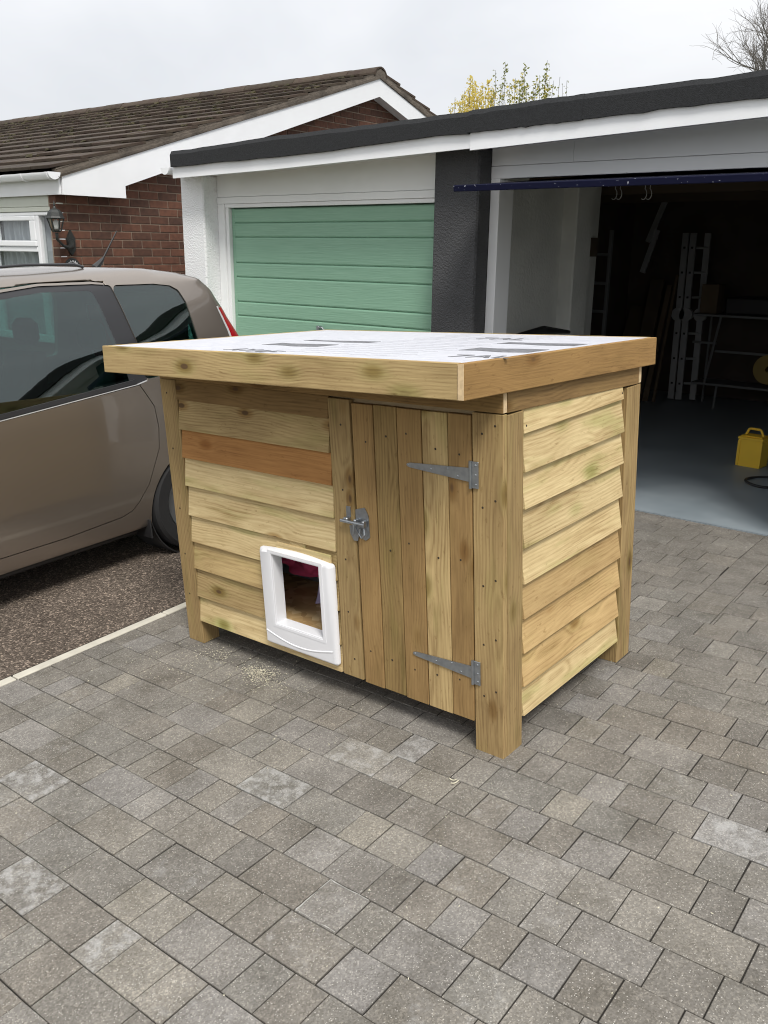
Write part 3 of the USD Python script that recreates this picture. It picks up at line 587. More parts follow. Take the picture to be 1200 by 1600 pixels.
# brick return at the corner and the rest of the walls
XW = -17.0
part(H, 'front_wall', box((XW, 4.66, -0.4), (XH - 0.125, 4.80, 0.85)), BRICK)
part(H, 'back_wall', box((XW, yb1 - 0.12, -0.4), (XH - 0.125, yb1, 2.18)), BRICK)
part(H, 'end_wall', extr(Polygon([(yb0, -0.4), (yb1, -0.4), (yb1, 2.18), (RY1, roofline(RY1) - 0.16), (yb0, 2.18)]), 'x', XW - 0.12, XW - 0.002), BRICK)
part(H, 'ceiling', box((XW, 4.70, 2.17), (XH - 0.13, yb1 - 0.1, 2.19)), CREAM)
part(H, 'cladding_panel', box((XW, 4.632, 2.072), (XH - 0.002, 4.70, 2.165), 0.004), CREAM)
part(H, 'cladding_board', box((XW, 4.627, 2.030), (XH - 0.002, 4.70, 2.069), 0.004), CREAM)
wd = holder(H, 'window')
def wb(x0, x1, z0, z1, y0=4.634, y1=4.70, c=0.006, M=UPVC, n='frame'): part(wd, n, box((x0, y0, z0), (x1, y1, z1), c), M)
wb(XW, XH - 0.004, 1.997, 2.027); wb(XW, XH - 0.004, 0.86, 0.93)
wx = [XH - 0.045, -7.642, -8.46, -9.20, -9.95, -10.7, -11.4, -12.1, -12.8, -13.5, -14.2]
wb(XH - 0.050, XH - 0.004, 0.932, 1.995)
for k, xx in enumerate(wx[1:]): wb(xx - 0.026, xx + 0.026, 0.932, 1.995)
for a, b in zip(wx[1:-1], wx[2:]):
    wb(b + 0.029, a - 0.029, 1.680, 1.724, 4.636)
    wb(b + 0.029, a - 0.029, 1.955, 1.9945, 4.626, 4.69); wb(b + 0.029, a - 0.029, 1.728, 1.778, 4.622, 4.69)
    wb(b + 0.029, b + 0.10, 1.780, 1.9535, 4.626, 4.69); wb(a - 0.12, a - 0.029, 1.780, 1.9535, 4.626, 4.69)
    wb(b + 0.037, a - 0.037, 1.55, 1.633, 4.640, 4.69, n='frame') if False else None
for a, b in zip(wx[:-1], wx[1:]): part(wd, 'pane', trimesh.Trimesh([(b + 0.02, 4.668, 0.92), (a - 0.02, 4.668, 0.92), (a - 0.02, 4.668, 2.0), (b + 0.02, 4.668, 2.0)], [[0, 1, 2], [0, 2, 3]], process=False), WINGLASS)
xs = np.linspace(-14.0, XH - 0.06, 1400); yy = 4.735 + 0.018 * np.sin(xs * 62 + 2 * np.sin(xs * 9)) + 0.008 * np.sin(xs * 131)
v = np.concatenate([np.column_stack([xs, yy, np.full_like(xs, 2.02)]), np.column_stack([xs, yy, np.full_like(xs, 0.93)])]); n = len(xs)
part(wd, 'net_curtain', trimesh.Trimesh(v, [q for i in range(n - 1) for q in ([i, i + 1, n + i + 1], [i, n + i + 1, n + i])], process=False), NET, smooth=True)
# roof: tiles in courses
rf = holder(H, 'roof')
def onroof(P, back=False):
    P = np.asarray(P, float); u, v_, w = P[:, 0], P[:, 1], P[:, 2]
    y = RY0 + v_ * ca_ - w * sa_; z = RZ0 + v_ * sa_ + w * ca_
    if back: y = 2 * RY1 - y
    return np.column_stack([u, y, z])
SL = (RY1 - RY0) / ca_; NC = 14; gauge = (SL - 0.02) / NC
part(rf, 'deck', trimesh.Trimesh(np.vstack([onroof([(XW, -0.0, -0.02), (XH + 0.1, -0.0, -0.02), (XH + 0.1, SL, -0.02), (XW, SL, -0.02)]), onroof([(XW, 0, -0.02), (XH + 0.1, 0, -0.02), (XH + 0.1, SL, -0.02), (XW, SL, -0.02)], True)]), [[0, 1, 2], [0, 2, 3], [4, 6, 5], [4, 7, 6]], process=False), VERGE)
tw = 0.30; tiles = []; trest = []
for c in range(NC):
    x = XH + 0.155 - (0.15 if c % 2 else 0.0); first = True
    while x > XW:
        w_ = tw if not (first and c % 2) else tw / 2
        if first: x = XH + 0.155
        x0, x1 = x - w_ + 0.003, x - 0.001
        jz = rng.normal(0, 0.002); v0 = c * gauge - 0.05 + rng.normal(0, 0.004); v1 = v0 + gauge + 0.07
        th = 0.028; b0 = 0.034 + jz; t0 = b0 + th
        m = box((x0, v0, b0), (x1, v1, t0), 0.004); m = m.copy()
        k = (m.vertices[:, 1] - v0) / (v1 - v0); m.vertices[:, 2] -= k * 0.033
        m.vertices[:, 2] += 0.004 * np.cos((m.vertices[:, 0] - x0) / w_ * 2 * math.pi)
        mb = m.copy(); mb.vertices = onroof(m.vertices, True); mb.faces = mb.faces[:, ::-1]; m.vertices = onroof(m.vertices)
        d = (XH - x) / (1 + 0.35 * c)
        tiles.append((d, m)); 
        if first or True: trest.append(mb)
        x -= w_; first = False
tiles.sort(key=lambda t: t[0])
for d, m in tiles[:250]: part(rf, 'tile', m, TILE)
part(rf, 'tile_field', cat(*([m for d, m in tiles[250:]] + trest)), TILE, kind='stuff')
x = XH + 0.16; k = 0
while x > XW:
    a = np.linspace(0.05 * math.pi, 0.95 * math.pi, 9); r = 0.125 + (0.004 if k % 2 else 0); pts = [(RY1 + r * math.cos(t), RZ1 - 0.045 + r * math.sin(t)) for t in a] + [(RY1 + (r - 0.02) * math.cos(t), RZ1 - 0.045 + (r - 0.02) * math.sin(t)) for t in a[::-1]]
    part(rf, 'ridge_tile', extr(Polygon(pts), 'x', x - 0.445, x), TILE); x -= 0.448; k += 1
part(rf, 'ridge_bedding', extr(Polygon([(RY1 - 0.11, RZ1 - 0.05), (RY1 + 0.11, RZ1 - 0.05), (RY1 + 0.09, RZ1 + 0.02), (RY1, RZ1 + 0.055), (RY1 - 0.09, RZ1 + 0.02)]), 'x', XW, XH + 0.155), VERGE)
mo = []; ico = trimesh.creation.icosphere(1)
for _ in range(800):
    v_ = SL * (1 - abs(rng.normal(0, 0.42))) ; x = XH + 0.1 - rng.uniform(0, 1) ** 1.0 * 9.0
    if not 0.5 < v_ < SL: continue
    c = math.floor((v_ + 0.05) / gauge); v_ = c * gauge - 0.05 + abs(rng.normal(0.0, 0.05)) - 0.012
    m = ico.copy(); s = rng.uniform(0.010, 0.034); m.vertices *= [s * rng.uniform(0.8, 2.2), s, s * rng.uniform(0.35, 0.7)]; m.vertices += rng.normal(0, s * 0.12, m.vertices.shape) + [x, v_, 0.048]
    m.vertices = onroof(m.vertices); mo.append(m)
part(rf, 'moss', cat(*mo), MOSS, kind='stuff')
# verge mortar and bargeboard
for s in (False, True):
    m = box((XH + 0.10, 0.0, -0.05), (XH + 0.152, SL, 0.022), 0.004).subdivide().subdivide(); m.vertices += np.random.default_rng(5).normal(0, 0.003, m.vertices.shape); m.vertices = onroof(m.vertices, s)
    if s: m.faces = m.faces[:, ::-1]
    part(H, 'verge', m, VERGE)
def bt(y): return roofline(y) - 0.045 / ca_
Lb = [(4.62, 2.162), (5.268, 2.162), (5.268, 2.268), (RY1, bt(RY1) - 0.20), (2 * RY1 - 5.268, 2.268), (2 * RY1 - 5.268, 2.162), (2 * RY1 - 4.62, 2.162), (2 * RY1 - 4.62, bt(4.62)), (RY1, bt(RY1)), (4.62, bt(4.62))]
part(H, 'bargeboard', extr(Polygon(Lb), 'x', XH + 0.118, XH + 0.14), UPVC)
part(H, 'verge_soffit', cat(extr(Polygon([(4.63, 2.166), (5.262, 2.166), (5.262, 2.176), (4.63, 2.176)]), 'x', XH + 0.002, XH + 0.117), *[extr(Polygon([(5.262, 2.272), (RY1, bt(RY1) - 0.196), (RY1, bt(RY1) - 0.186), (5.262, 2.282)]) if s == 0 else Polygon([(2 * RY1 - 5.262, 2.272), (RY1, bt(RY1) - 0.196), (RY1, bt(RY1) - 0.186), (2 * RY1 - 5.262, 2.282)]), 'x', XH + 0.002, XH + 0.117) for s in (0, 1)]), UPVC)
part(H, 'eaves_fascia', box((XW, 4.600, 2.162), (XH + 0.116, 4.62, 2.335), 0.002), UPVC)
hg = Polygon([(0.056 * math.cos(t), 0.056 * math.sin(t)) for t in np.linspace(math.pi, 2 * math.pi, 17)] + [(0.051 * math.cos(t), 0.051 * math.sin(t)) for t in np.linspace(2 * math.pi, math.pi, 17)])
gt = holder(H, 'gutter')
part(gt, 'channel', moved(extr(hg, 'x', XW, XH + 0.148), trs((0, 4.540, 2.338))), UPVC)
part(gt, 'end_cap', moved(extr(Polygon([(0.060 * math.cos(t), 0.060 * math.sin(t)) for t in np.linspace(math.pi, 2 * math.pi, 17)]), 'x', 0, 0.006), trs((XH + 0.149, 4.540, 2.340))), UPVC)
brk = Polygon([(0.063 * math.cos(t), 0.063 * math.sin(t)) for t in np.linspace(math.pi, 2 * math.pi, 17)] + [(0.0568 * math.cos(t), 0.0568 * math.sin(t)) for t in np.linspace(2 * math.pi, math.pi, 17)])
for xb in (XH + 0.10, XH - 0.30, XH - 1.1, XH - 1.9, XH - 2.7, XH - 3.5): part(gt, 'bracket', moved(extr(brk, 'x', xb, xb + 0.028), trs((0, 4.540, 2.338))), UPVC)

# lantern on the gable wall
Lm = thing('wall_lantern', 'black coach lantern on a scrolled bracket on the brick wall', 'lantern')
lc = np.array([-7.15, 4.515, 1.905]); ls = lambda z: 1.905 + (z - 1.905) * 0.70
bp = np.array([XH + 0.002, 4.735, 1.775])
part(Lm, 'back_plate', extr(Polygon([(4.700, 1.70), (4.735, 1.655), (4.770, 1.70), (4.775, 1.80), (4.735, 1.875), (4.695, 1.80)]), 'x', XH + 0.002, XH + 0.026), BLACKM)
part(Lm, 'arm', tube([bp + [0.02, 0, 0], bp + [0.06, -0.03, -0.04], bp + [0.10, -0.09, -0.055], bp + [0.135, -0.16, -0.035], (lc[0], lc[1], 1.79), (lc[0], lc[1], 1.845)], [0.022, 0.026, 0.018, 0.011, 0.012, 0.015], 10), BLACKM, smooth=True)
part(Lm, 'finial_drop', moved(lathe([(0.001, 0), (0.012, 0.02), (0.018, 0.05), (0.02, 0.07)], 10), trs((lc[0], lc[1], ls(1.715))) @ np.diag([.68, .68, .7, 1])), BLACKM, smooth=True)
def hexa(r, z, k):
    r = r * 0.68; z = ls(z); return np.array([lc[0] + r * math.cos(k * math.pi / 3), lc[1] + r * math.sin(k * math.pi / 3), z])
part(Lm, 'cage_base', moved(lathe([(0.0, 0), (0.045, 0), (0.06, 0.02), (0.0, 0.03)], 6), trs((lc[0], lc[1], ls(1.825))) @ np.diag([.68, .68, .7, 1])), BLACKM)
for k in range(6): part(Lm, 'cage_bar', tube([hexa(0.058, 1.845, k), hexa(0.100, 1.985, k)], 0.006, 5), BLACKM)
for k in range(6):
    v = np.array([hexa(0.055, 1.848, k), hexa(0.055, 1.848, k + 1), hexa(0.096, 1.983, k + 1), hexa(0.096, 1.983, k)]); part(Lm, 'pane', trimesh.Trimesh(v, [[0, 1, 2], [0, 2, 3]], process=False), LAMPGLASS)
part(Lm, 'hood', moved(lathe([(0.112, 0), (0.115, 0.008), (0.10, 0.03), (0.088, 0.075), (0.06, 0.105), (0.022, 0.122), (0.018, 0.135), (0.008, 0.15), (0.014, 0.165), (0.004, 0.20), (0.0, 0.215)], 6), trs((lc[0], lc[1], ls(1.983))) @ np.diag([.68, .68, .7, 1])), BLACKM)
part(Lm, 'bulb', moved(lathe([(0.0, 0), (0.024, 0), (0.03, 0.03), (0.032, 0.08), (0.018, 0.115), (0.0, 0.12)], 14), trs((lc[0], lc[1], ls(1.86))) @ np.diag([.68, .68, .7, 1])), UPVC, smooth=True)
Pq = thing('door_plaque', 'small round black plaque with pale lettering on the brick wall', 'plaque')
part(Pq, 'plate', moved(lathe([(0, 0), (0.078, 0), (0.078, 0.008), (0.066, 0.012), (0.0, 0.012)], 28, 0), trs((XH + 0.002, 4.735, 1.555))), BLACKM)
rg = []
for k in range(9):
    t = math.radians(20 + k * 17.5); c = np.array([4.735 - 0.050 * math.cos(t), 1.555 + 0.050 * math.sin(t)]); d = np.array([-math.cos(t), math.sin(t)]); q = np.array([d[1], -d[0]])
    for o in ((-0.004, 0.0), (0.004, 0.006 * (k % 3 - 1))):
        e = c + q * o[0]; rg.append(extr(LineString([e - d * 0.009, e + d * 0.009 + q * o[1]]).buffer(0.0016, cap_style=2), 'x', XH + 0.0142, XH + 0.0155))
part(Pq, 'lettering', cat(*rg), UPVC)

# ------------------------------------------------------------------ parked car
CX = -4.10; CY = 3.3
MC = trs(np.array([CX, CY, float(zd(CX, CY))]) - DR[:, 0] * 0.845, DR)
car = thing('parked_car', 'brown metallic five-door hatchback parked tail first beside the kennel', 'car', M=MC)
HW = 0.845
side = [(-3.08, 0.42), (-3.02, 0.24), (-2.85, 0.19), (0.60, 0.22), (0.70, 0.30), (0.765, 0.45), (0.77, 0.62), (0.735, 0.80), (0.715, 1.00), (0.665, 1.22), (0.615, 1.38), (0.560, 1.51), (0.500, 1.605), (0.38, 1.650), (0.15, 1.690), (-0.35, 1.728), (-0.85, 1.735), (-1.25, 1.715), (-1.55, 1.65), (-1.85, 1.47), (-2.28, 1.13), (-2.42, 1.05), (-2.80, 0.93), (-3.00, 0.78), (-3.09, 0.60)]
sec = [(0.0, 0.19), (0.72, 0.19), (0.80, 0.225), (0.820, 0.32), (0.842, 0.50), (0.848, 0.72), (0.845, 0.92), (0.832, 1.03), (0.775, 1.28), (0.715, 1.48), (0.665, 1.61), (0.59, 1.685), (0.44, 1.727), (0.2, 1.748), (0.0, 1.752)]
sec = sec + [(-x, z) for x, z in sec[::-1][1:-1]]
plan = [(0.85, -0.3), (0.85, 0.25), (0.83, 0.50), (0.77, 0.68), (0.64, 0.765), (0.40, 0.80), (0, 0.81)]
front = [(0, -3.13), (0.35, -3.10), (0.60, -3.0), (0.76, -2.80), (0.83, -2.5), (0.85, -2.1)]
pl_ = front + plan[:-1]; pl_ = pl_ + [(-x, y) for x, y in (pl_ + [plan[-1]])[::-1] if x > 0]
pl_ = front + plan + [(-x, y) for x, y in plan[:-1][::-1]] + [(-x, y) for x, y in front[1:][::-1]]
def solid(off):
    P = lambda pts: Polygon(pts).buffer(-off, join_style=2) if off else Polygon(pts)
    return man(extr(P(side), 'x', -1.2, 1.2)) ^ man(extr(P(sec), 'y', -4, 2)) ^ man(extr(P(pl_), 'z', -0.5, 2.5))
def smooth_solid(off, n):
    m = tri(solid(off).refine_to_length(0.035)); m.merge_vertices(); trimesh.smoothing.filter_humphrey(m, alpha=0.05, beta=0.4, iterations=n) if False else trimesh.smoothing.filter_taubin(m, lamb=0.6, nu=0.05, iterations=n)
    return man(m)
outer = smooth_solid(0.0, 14); inner = smooth_solid(0.045, 6); mid = smooth_solid(0.0065, 14)
arch = [man(moved(trimesh.creation.cylinder(radius=0.345, height=3.0, sections=48), trs((0, y, 0.295), rot([0, 1, 0], 90)))) for y in (0.13, -2.42)]
well = [man(moved(trimesh.creation.cylinder(radius=0.345, height=0.24, sections=48), trs((s * 0.675, y, 0.295), rot([0, 1, 0], 90)))) for y in (0.13, -2.42) for s in (-1, 1)]
shell = outer - inner
for a in arch: shell = shell - a
def prism(pts, buf=0.0, x0=-1.3, x1=1.3):
    p = Polygon(pts).buffer(buf) if buf else Polygon(pts); return man(extr(p, 'x', x0, x1))
dwin = [(-1.16, 0.985), (-0.25, 1.075), (-0.262, 1.25), (-0.300, 1.52), (-0.315, 1.592), (-0.62, 1.602), (-0.90, 1.578), (-1.16, 1.53)]
fwin = [(-1.24, 0.975), (-1.24, 1.52), (-1.45, 1.48), (-1.70, 1.35), (-2.08, 1.02), (-2.02, 0.955)]
qwin = [(-0.150, 1.085), (-0.128, 1.25), (-0.170, 1.50), (-0.190, 1.612), (0.10, 1.602), (0.215, 1.585), (0.265, 1.555), (0.293, 1.48), (0.305, 1.25), (0.300, 1.10)]
def rounded(pts, r): return Polygon(pts).buffer(-r).buffer(r, join_style=1)
gap_all = [(-2.08, 0.94), (-0.2, 1.06), (-0.13, 1.08), (-0.128, 1.25), (-0.19, 1.612), (-0.3, 1.625), (-0.62, 1.634), (-0.90, 1.612), (-1.2, 1.565), (-1.45, 1.50), (-1.72, 1.36)]
W1 = man(extr(rounded(dwin, 0.03), 'x', -1.3, 1.3)); W2 = man(extr(rounded(qwin, 0.035), 'x', -1.3, 1.3)); W3 = man(extr(rounded(fwin, 0.03), 'x', -1.3, 1.3)); WT = man(extr(rounded(gap_all, 0.02), 'x', -1.3, 1.3))
rearw = man(extr(Polygon([(-0.56, 1.16), (0.56, 1.16), (0.50, 1.50), (-0.50, 1.50)]).buffer(0.03), 'y', 0.3, 1.0))
winds = man(moved(extr(Polygon([(-0.66, 1.10), (0.66, 1.10), (0.56, 1.56), (-0.56, 1.56)]).buffer(0.02), 'y', -2.6, -1.42), np.eye(4)))
doors = {'rear_door': [(-0.205, 1.080), (-0.125, 0.93), (-0.115, 0.80), (-0.130, 0.68), (-0.225, 0.485), (-0.300, 0.395), (-0.350, 0.355), (-0.420, 0.335), (-0.78, 0.315), (-1.18, 0.315), (-1.20, 1.0), (-1.19, 1.585), (-0.90, 1.628), (-0.62, 1.648), (-0.30, 1.640), (-0.225, 1.628)],
         'front_door': [(-1.21, 0.315), (-1.95, 0.315), (-2.02, 0.40), (-2.06, 0.70), (-2.10, 0.98), (-1.66, 1.42), (-1.5, 1.51), (-1.21, 1.60)]}
body = shell - W2 - rearw - winds - WT
trim = (mid - inner) ^ WT; trim = trim - W1 - W3
door_parts = []
for nm, poly in doors.items():
    P = man(extr(Polygon(poly).buffer(-0.0025), 'x', -1.3, 1.3)); Pg = man(extr(Polygon(poly).buffer(0.0025), 'x', -1.3, 1.3))
    lower = man(box((-1.3, -3.5, 0.0), (1.3, 1.0, 1.3)))
    dm = (body ^ P)
    body = body - Pg; trim_d = None
    for s, n2 in ((1, nm), (-1, nm)): door_parts.append((n2, dm ^ man(box((0 if s > 0 else -1.4, -4, 0), (1.4 if s > 0 else 0, 2, 2)))))
lampP = [(0.530, 1.430), (0.562, 1.30), (0.582, 1.15), (0.595, 0.98), (0.9, 0.96), (0.9, 1.45)]
silP = [(0.516, 1.440), (0.546, 1.30), (0.566, 1.15), (0.580, 0.96), (0.5955, 0.96), (0.5825, 1.15), (0.5625, 1.30), (0.5305, 1.440)]
def sidecut(pts): 
    a = man(extr(Polygon(pts), 'x', 0.55, 1.3)); b = man(extr(Polygon(pts), 'x', -1.3, -0.55)); return a, b
lights = []
for a in sidecut(lampP): lights.append(('tail_light', shell ^ a, REDL)); body = body - a
for a in sidecut(silP): lights.append(('lamp_edge', shell ^ a, SILVER)); body = body - a
hl = []
for s in (-1, 1):
    a = man(moved(trimesh.creation.icosphere(3), trs((s * 0.62, -2.93, 0.74)) @ np.diag([0.17, 0.22, 0.11, 1]))); hl.append(shell ^ a); body = body - a
rub = Polygon([(-1.16, 1.0)]) if False else None
def mp(parent, name, m, M, **k):
    t = tri(m); t.merge_vertices(); return part(parent, name, t, M, smooth=32, **k)
mp(car, 'body', body, PAINT)
for nm, m in door_parts: mp(car, nm, m, PAINT)
for nm, m, M in lights: mp(car, nm, m, M)
for m in hl: mp(car, 'headlight', m, SILVER)
for lo, hi in ((0.0, 1.4), (-1.4, 0.0)): mp(car, 'window_trim', trim ^ man(box((lo, -4, 0), (hi, 2, 2.2))), CARBLK)
gl = mid - smooth_solid(0.0105, 14)
for nm, Wp in (('rear_side_window', W1), ('quarter_window', W2), ('front_side_window', W3)):
    for lo, hi in ((0.3, 1.4), (-1.4, -0.3)):
        g = gl ^ Wp ^ man(box((lo, -4, 0), (hi, 2, 2))); mp(car, nm, g, CARGLASS)
mp(car, 'rear_window', gl ^ rearw, CARGLASS); mp(car, 'windscreen', gl ^ winds, CARGLASS)
# bright strip along the foot of the windows, door frame top, roof rails, aerial
stripP = LineString([(-2.05, 0.945), (-0.21, 1.066), (-0.14, 1.078)]).buffer(0.0022)
for lo, hi in ((0.0, 1.4), (-1.4, 0.0)): mp(car, 'waist_strip', (smooth_solid(-0.002, 14) - mid) ^ man(extr(stripP, 'x', lo, hi)), SILVER)
sillP = LineString([(-2.05, 0.963), (-0.22, 1.083)]).buffer(0.012)
for lo, hi in ((0.0, 1.4), (-1.4, 0.0)): mp(car, 'waist_rubber', (smooth_solid(-0.004, 14) - mid) ^ man(extr(sillP, 'x', lo, hi)), CARBLK)
for s in (-1, 1): part(car, 'roof_rail', tube([(s * 0.50, -1.30, 1.69), (s * 0.50, -1.2, 1.725), (s * 0.51, -0.6, 1.742), (s * 0.50, -0.30, 1.732), (s * 0.50, -0.24, 1.715)], 0.008, 8), CARBLK, smooth=True)
part(car, 'aerial', cat(tube([(0.04, 0.15, 1.695), (0.04, 0.20, 1.735), (0.04, 0.222, 1.758)], [0.026, 0.015, 0.007], 8), tube([(0.04, 0.218, 1.752), (0.04, 0.345, 1.915)], [0.006, 0.004], 6)), BLACKP)
part(car, 'underbody', box((-0.70, -2.9, 0.16), (0.70, 0.55, 0.24), 0.02), BLACKP)
for w in well: mp(car, 'wheel_arch', (w - man(moved(tri(w), trs((0, 0, 0)) @ np.diag([1, 1, 1, 1]) )) if False else man(tri(w)) - man(moved(trimesh.creation.cylinder(radius=0.338, height=3.0, sections=48), trs((0, 0.13 if tri(w).vertices[:, 1].mean() > -1 else -2.42, 0.295), rot([0, 1, 0], 90))))), BLACKP)
part(car, 'cabin_floor', box((-0.72, -2.1, 0.30), (0.72, 0.5, 0.36)), SEAT)
part(car, 'inner_lining', cat(box((-0.70, -2.0, 0.36), (-0.66, 0.5, 0.93)), box((0.66, -2.0, 0.36), (0.70, 0.5, 0.93)), box((-0.5, 0.30, 0.36), (0.5, 0.34, 1.0))), SEAT)
for s in (-1, 1):
    for y, nm in ((-0.28, 'rear_seat'), (-1.25, 'front_seat')):
        b = tri(Manifold.hull(man(box((s * 0.36 - 0.22, y - 0.05, 0.55), (s * 0.36 + 0.22, y + 0.08, 0.95), 0.04)) + man(box((s * 0.36 - 0.17, y + 0.06, 1.18), (s * 0.36 + 0.17, y + 0.15, 1.20), 0.008))))
        h = box((s * 0.36 - 0.12, y + 0.08, 1.235), (s * 0.36 + 0.12, y + 0.17, 1.41), 0.05)
        part(car, nm, cat(b, h, box((s * 0.36 - 0.22, y - 0.5, 0.45), (s * 0.36 + 0.22, y, 0.60), 0.05)), SEAT)
RIM = plain('dull_wheel_trim', (0.13, 0.135, 0.14), 0.45, metal=0.4)
for y in (0.13, -2.42):
    for s in (1, -1):
        w = holder(car, 'wheel'); Mw = trs((s * 0.742, y - 0.02, 0.312), rot([0, 0, 1], 0 if s > 0 else 180)) @ np.diag([1, 1.06, 1.06, 1])
        part(w, 'tyre', moved(lathe([(0.19, -0.09), (0.27, -0.095), (0.288, -0.08), (0.295, -0.04), (0.295, 0.04), (0.288, 0.08), (0.27, 0.095), (0.20, 0.09), (0.19, 0.07)], 48, 0), Mw), RUBBER, smooth=40)
        part(w, 'rim', moved(lathe([(0.0, 0.075), (0.05, 0.08), (0.06, 0.06), (0.15, 0.055), (0.185, 0.08), (0.193, 0.085), (0.193, 0.0)], 40, 0), Mw), RIM, smooth=40)
for s in (1, -1): part(car, 'mud_flap', box((s * 0.76 - 0.07, -0.245, 0.155), (s * 0.76 + 0.07, -0.235, 0.27), 0.002), BLACKP)

# ------------------------------------------------------------------ the kennel
MK = trs(K0, A)
K = thing('kennel', 'new timber kennel on posts with overlapping boards, plank door and white-topped roof', 'kennel', M=MK)
def plank(parent, name, lo, hi, grain, M, c=0.0015, label=None, R=None, cut=None, warp=0.0):
    """a board; its mesh lies along its own x axis (the grain)"""
    lo = np.array(lo, float); hi = np.array(hi, float); ctr = (lo + hi) / 2; d = (hi - lo)
    B = {0: np.eye(3), 1: np.array([[0, 0, 1.0], [1, 0, 0], [0, 1, 0]]), 2: np.array([[0, 1.0, 0], [0, 0, 1], [1, 0, 0]])}[grain]
    h = np.abs(B.T @ d) / 2
    m = box(-h, h, c)
    Rw = B if R is None else R @ B
    if cut is not None:
        m = man(m)
        for q in cut:
            q = q.copy(); q.apply_transform(np.linalg.inv(trs(ctr, Rw))); m = m - man(q)
        m = tri(m)
    return part(parent, name, m, M, M=trs(ctr, Rw), label=label)
W_, D_, H_ = 1.7675, 1.034, 1.25
slx, sly = 0.013, -0.052
sy = lambda z, y, x=0.0: z + sly * y
# posts
FR = [((-0.118, 0.0, 0.0), (0.0, 0.024, 1.2475), W_POST), ((-0.024, 0.0255, 0.0), (0.0015, 0.123, 1.2425), W_POST), ((-0.116, 0.0255, 0.002), (-0.0255, 0.11, 1.23), W_POST)]
for lo, hi, M in FR: plank(K, 'post', lo, hi, 2, M)
plank(K, 'post', (-W_, 0.0, 0.0), (-W_ + 0.108, 0.095, 1.250), 2, W_POST)
plank(K, 'post', (-0.098, D_ - 0.122, 0.0), (0.0, D_, 1.196), 2, W_POST)
plank(K, 'post', (-W_, D_ - 0.1, 0.0), (-W_ + 0.1, D_, 1.196), 2, W_POST)
# inner lining
LINB = plain('inner_board', (0.50, 0.37, 0.21), 0.85, vary=0.2, vscale=7)
part(K, 'lining', cat(box((-W_ + 0.11, 0.030, 0.20), (-1.120, 0.036, 1.25)), box((-0.81, 0.030, 0.20), (-0.66, 0.036, 1.25)), box((-1.12, 0.030, 0.595), (-0.81, 0.036, 1.25)), box((-W_ + 0.11, 0.030, 0.13), (-0.66, 0.036, 0.248)), box((-0.66, 0.030, 0.13), (-0.11, 0.036, 1.25))), LINB)
part(K, 'lining', box((-0.036, 0.11, 0.13), (-0.030, D_ - 0.12, 1.20)), LINB)
part(K, 'lining', box((-W_ + 0.11, D_ - 0.06, 0.13), (-0.1, D_ - 0.05, 1.20)), LINB)
part(K, 'lining', box((-W_ + 0.05, 0.10, 0.13), (-W_ + 0.056, D_ - 0.1, 1.20)), LINB)
part(K, 'kennel_floor', box((-W_ + 0.06, 0.0375, 0.219), (-0.04, D_ - 0.065, 0.235)), OSB)
plank(K, 'floor_bearer', (-W_ + 0.11, 0.10, 0.150), (-0.12, 0.145, 0.2185), 0, W_BROWN); plank(K, 'floor_bearer', (-W_ + 0.11, 0.85, 0.150), (-0.12, 0.895, 0.2185), 0, W_BROWN)
# front boards, overlapping
flap_hole = box((-1.105, -0.2, 0.252), (-0.826, 0.2, 0.582))
zb = [1.166, 1.036, 0.907, 0.776, 0.642, 0.512, 0.382, 0.248, 0.122]
fm = [W_BROWN, W_TAN, W_ORANGE, W_PALE, W_PALE, W_PALE, W_TAN, W_TAN, W_PALE]
for k, z in enumerate(zb):
    x0, x1 = -W_ + 0.1095, -0.757; hgt = 0.084 if k == 0 else 0.150; R = rot([1, 0, 0], 5.2)
    R = rot([1, 0, 0], -7.5); off = 0.0065
    z0 = z + rng.uniform(-0.003, 0.003)
    lo = (x0 + rng.uniform(0, 0.003), off - 0.0075, z0); hi = (x1 - rng.uniform(0, 0.004), off + 0.0075, z0 + hgt)
    if k in (5, 6, 7):
        plank(K, 'board', lo, (-1.02, hi[1], hi[2]), 0, fm[k], R=R, cut=[flap_hole])
        d = (0.004, 0.006, -0.004)[k - 5]
        plank(K, 'board', (-0.93, lo[1], lo[2] + d), (hi[0], hi[1], hi[2] + d), 0, W_TAN, R=R, cut=[flap_hole])
        if k == 5: plank(K, 'board', (-1.019, lo[1], 0.5825), (-0.931, hi[1], hi[2]), 0, fm[k], R=R)
    else:
        plank(K, 'board', lo, hi, 0, fm[k], R=R, cut=[flap_hole] if k == 8 else None, label='orange-brown board, third from the top of the front' if k == 2 else None)
plank(K, 'packing_strip', (-1.09, -0.012, 0.585), (-0.785, -0.002, 0.622), 0, W_PALE)
# centre stile
plank(K, 'stile', (-0.7555, -0.004, 0.118), (-0.6505, 0.020, 1.2455), 2, W_POST)
# front and side friezes
plank(K, 'frieze', (-W_, 0.0, 1.252), (-0.0005, 0.023, 1.320), 0, W_BROWN)
R = rot([1, 0, 0], math.degrees(math.atan(sly)))
plank(K, 'frieze', (-0.022, 0.0245, 1.225), (0.001, 1.012, 1.296), 1, W_BROWN, R=R)
plank(K, 'frieze', (-W_, 1.0135, 1.200), (-0.0005, 1.036, 1.268), 0, W_BROWN)
part(K, 'end_grain', box((-0.0008, 0.0015, 1.2535), (0.0008, 0.0215, 1.3185)), W_END); part(K, 'end_grain', box((-0.0008, 1.0145, 1.202), (0.0008, 1.0345, 1.266)), W_END)
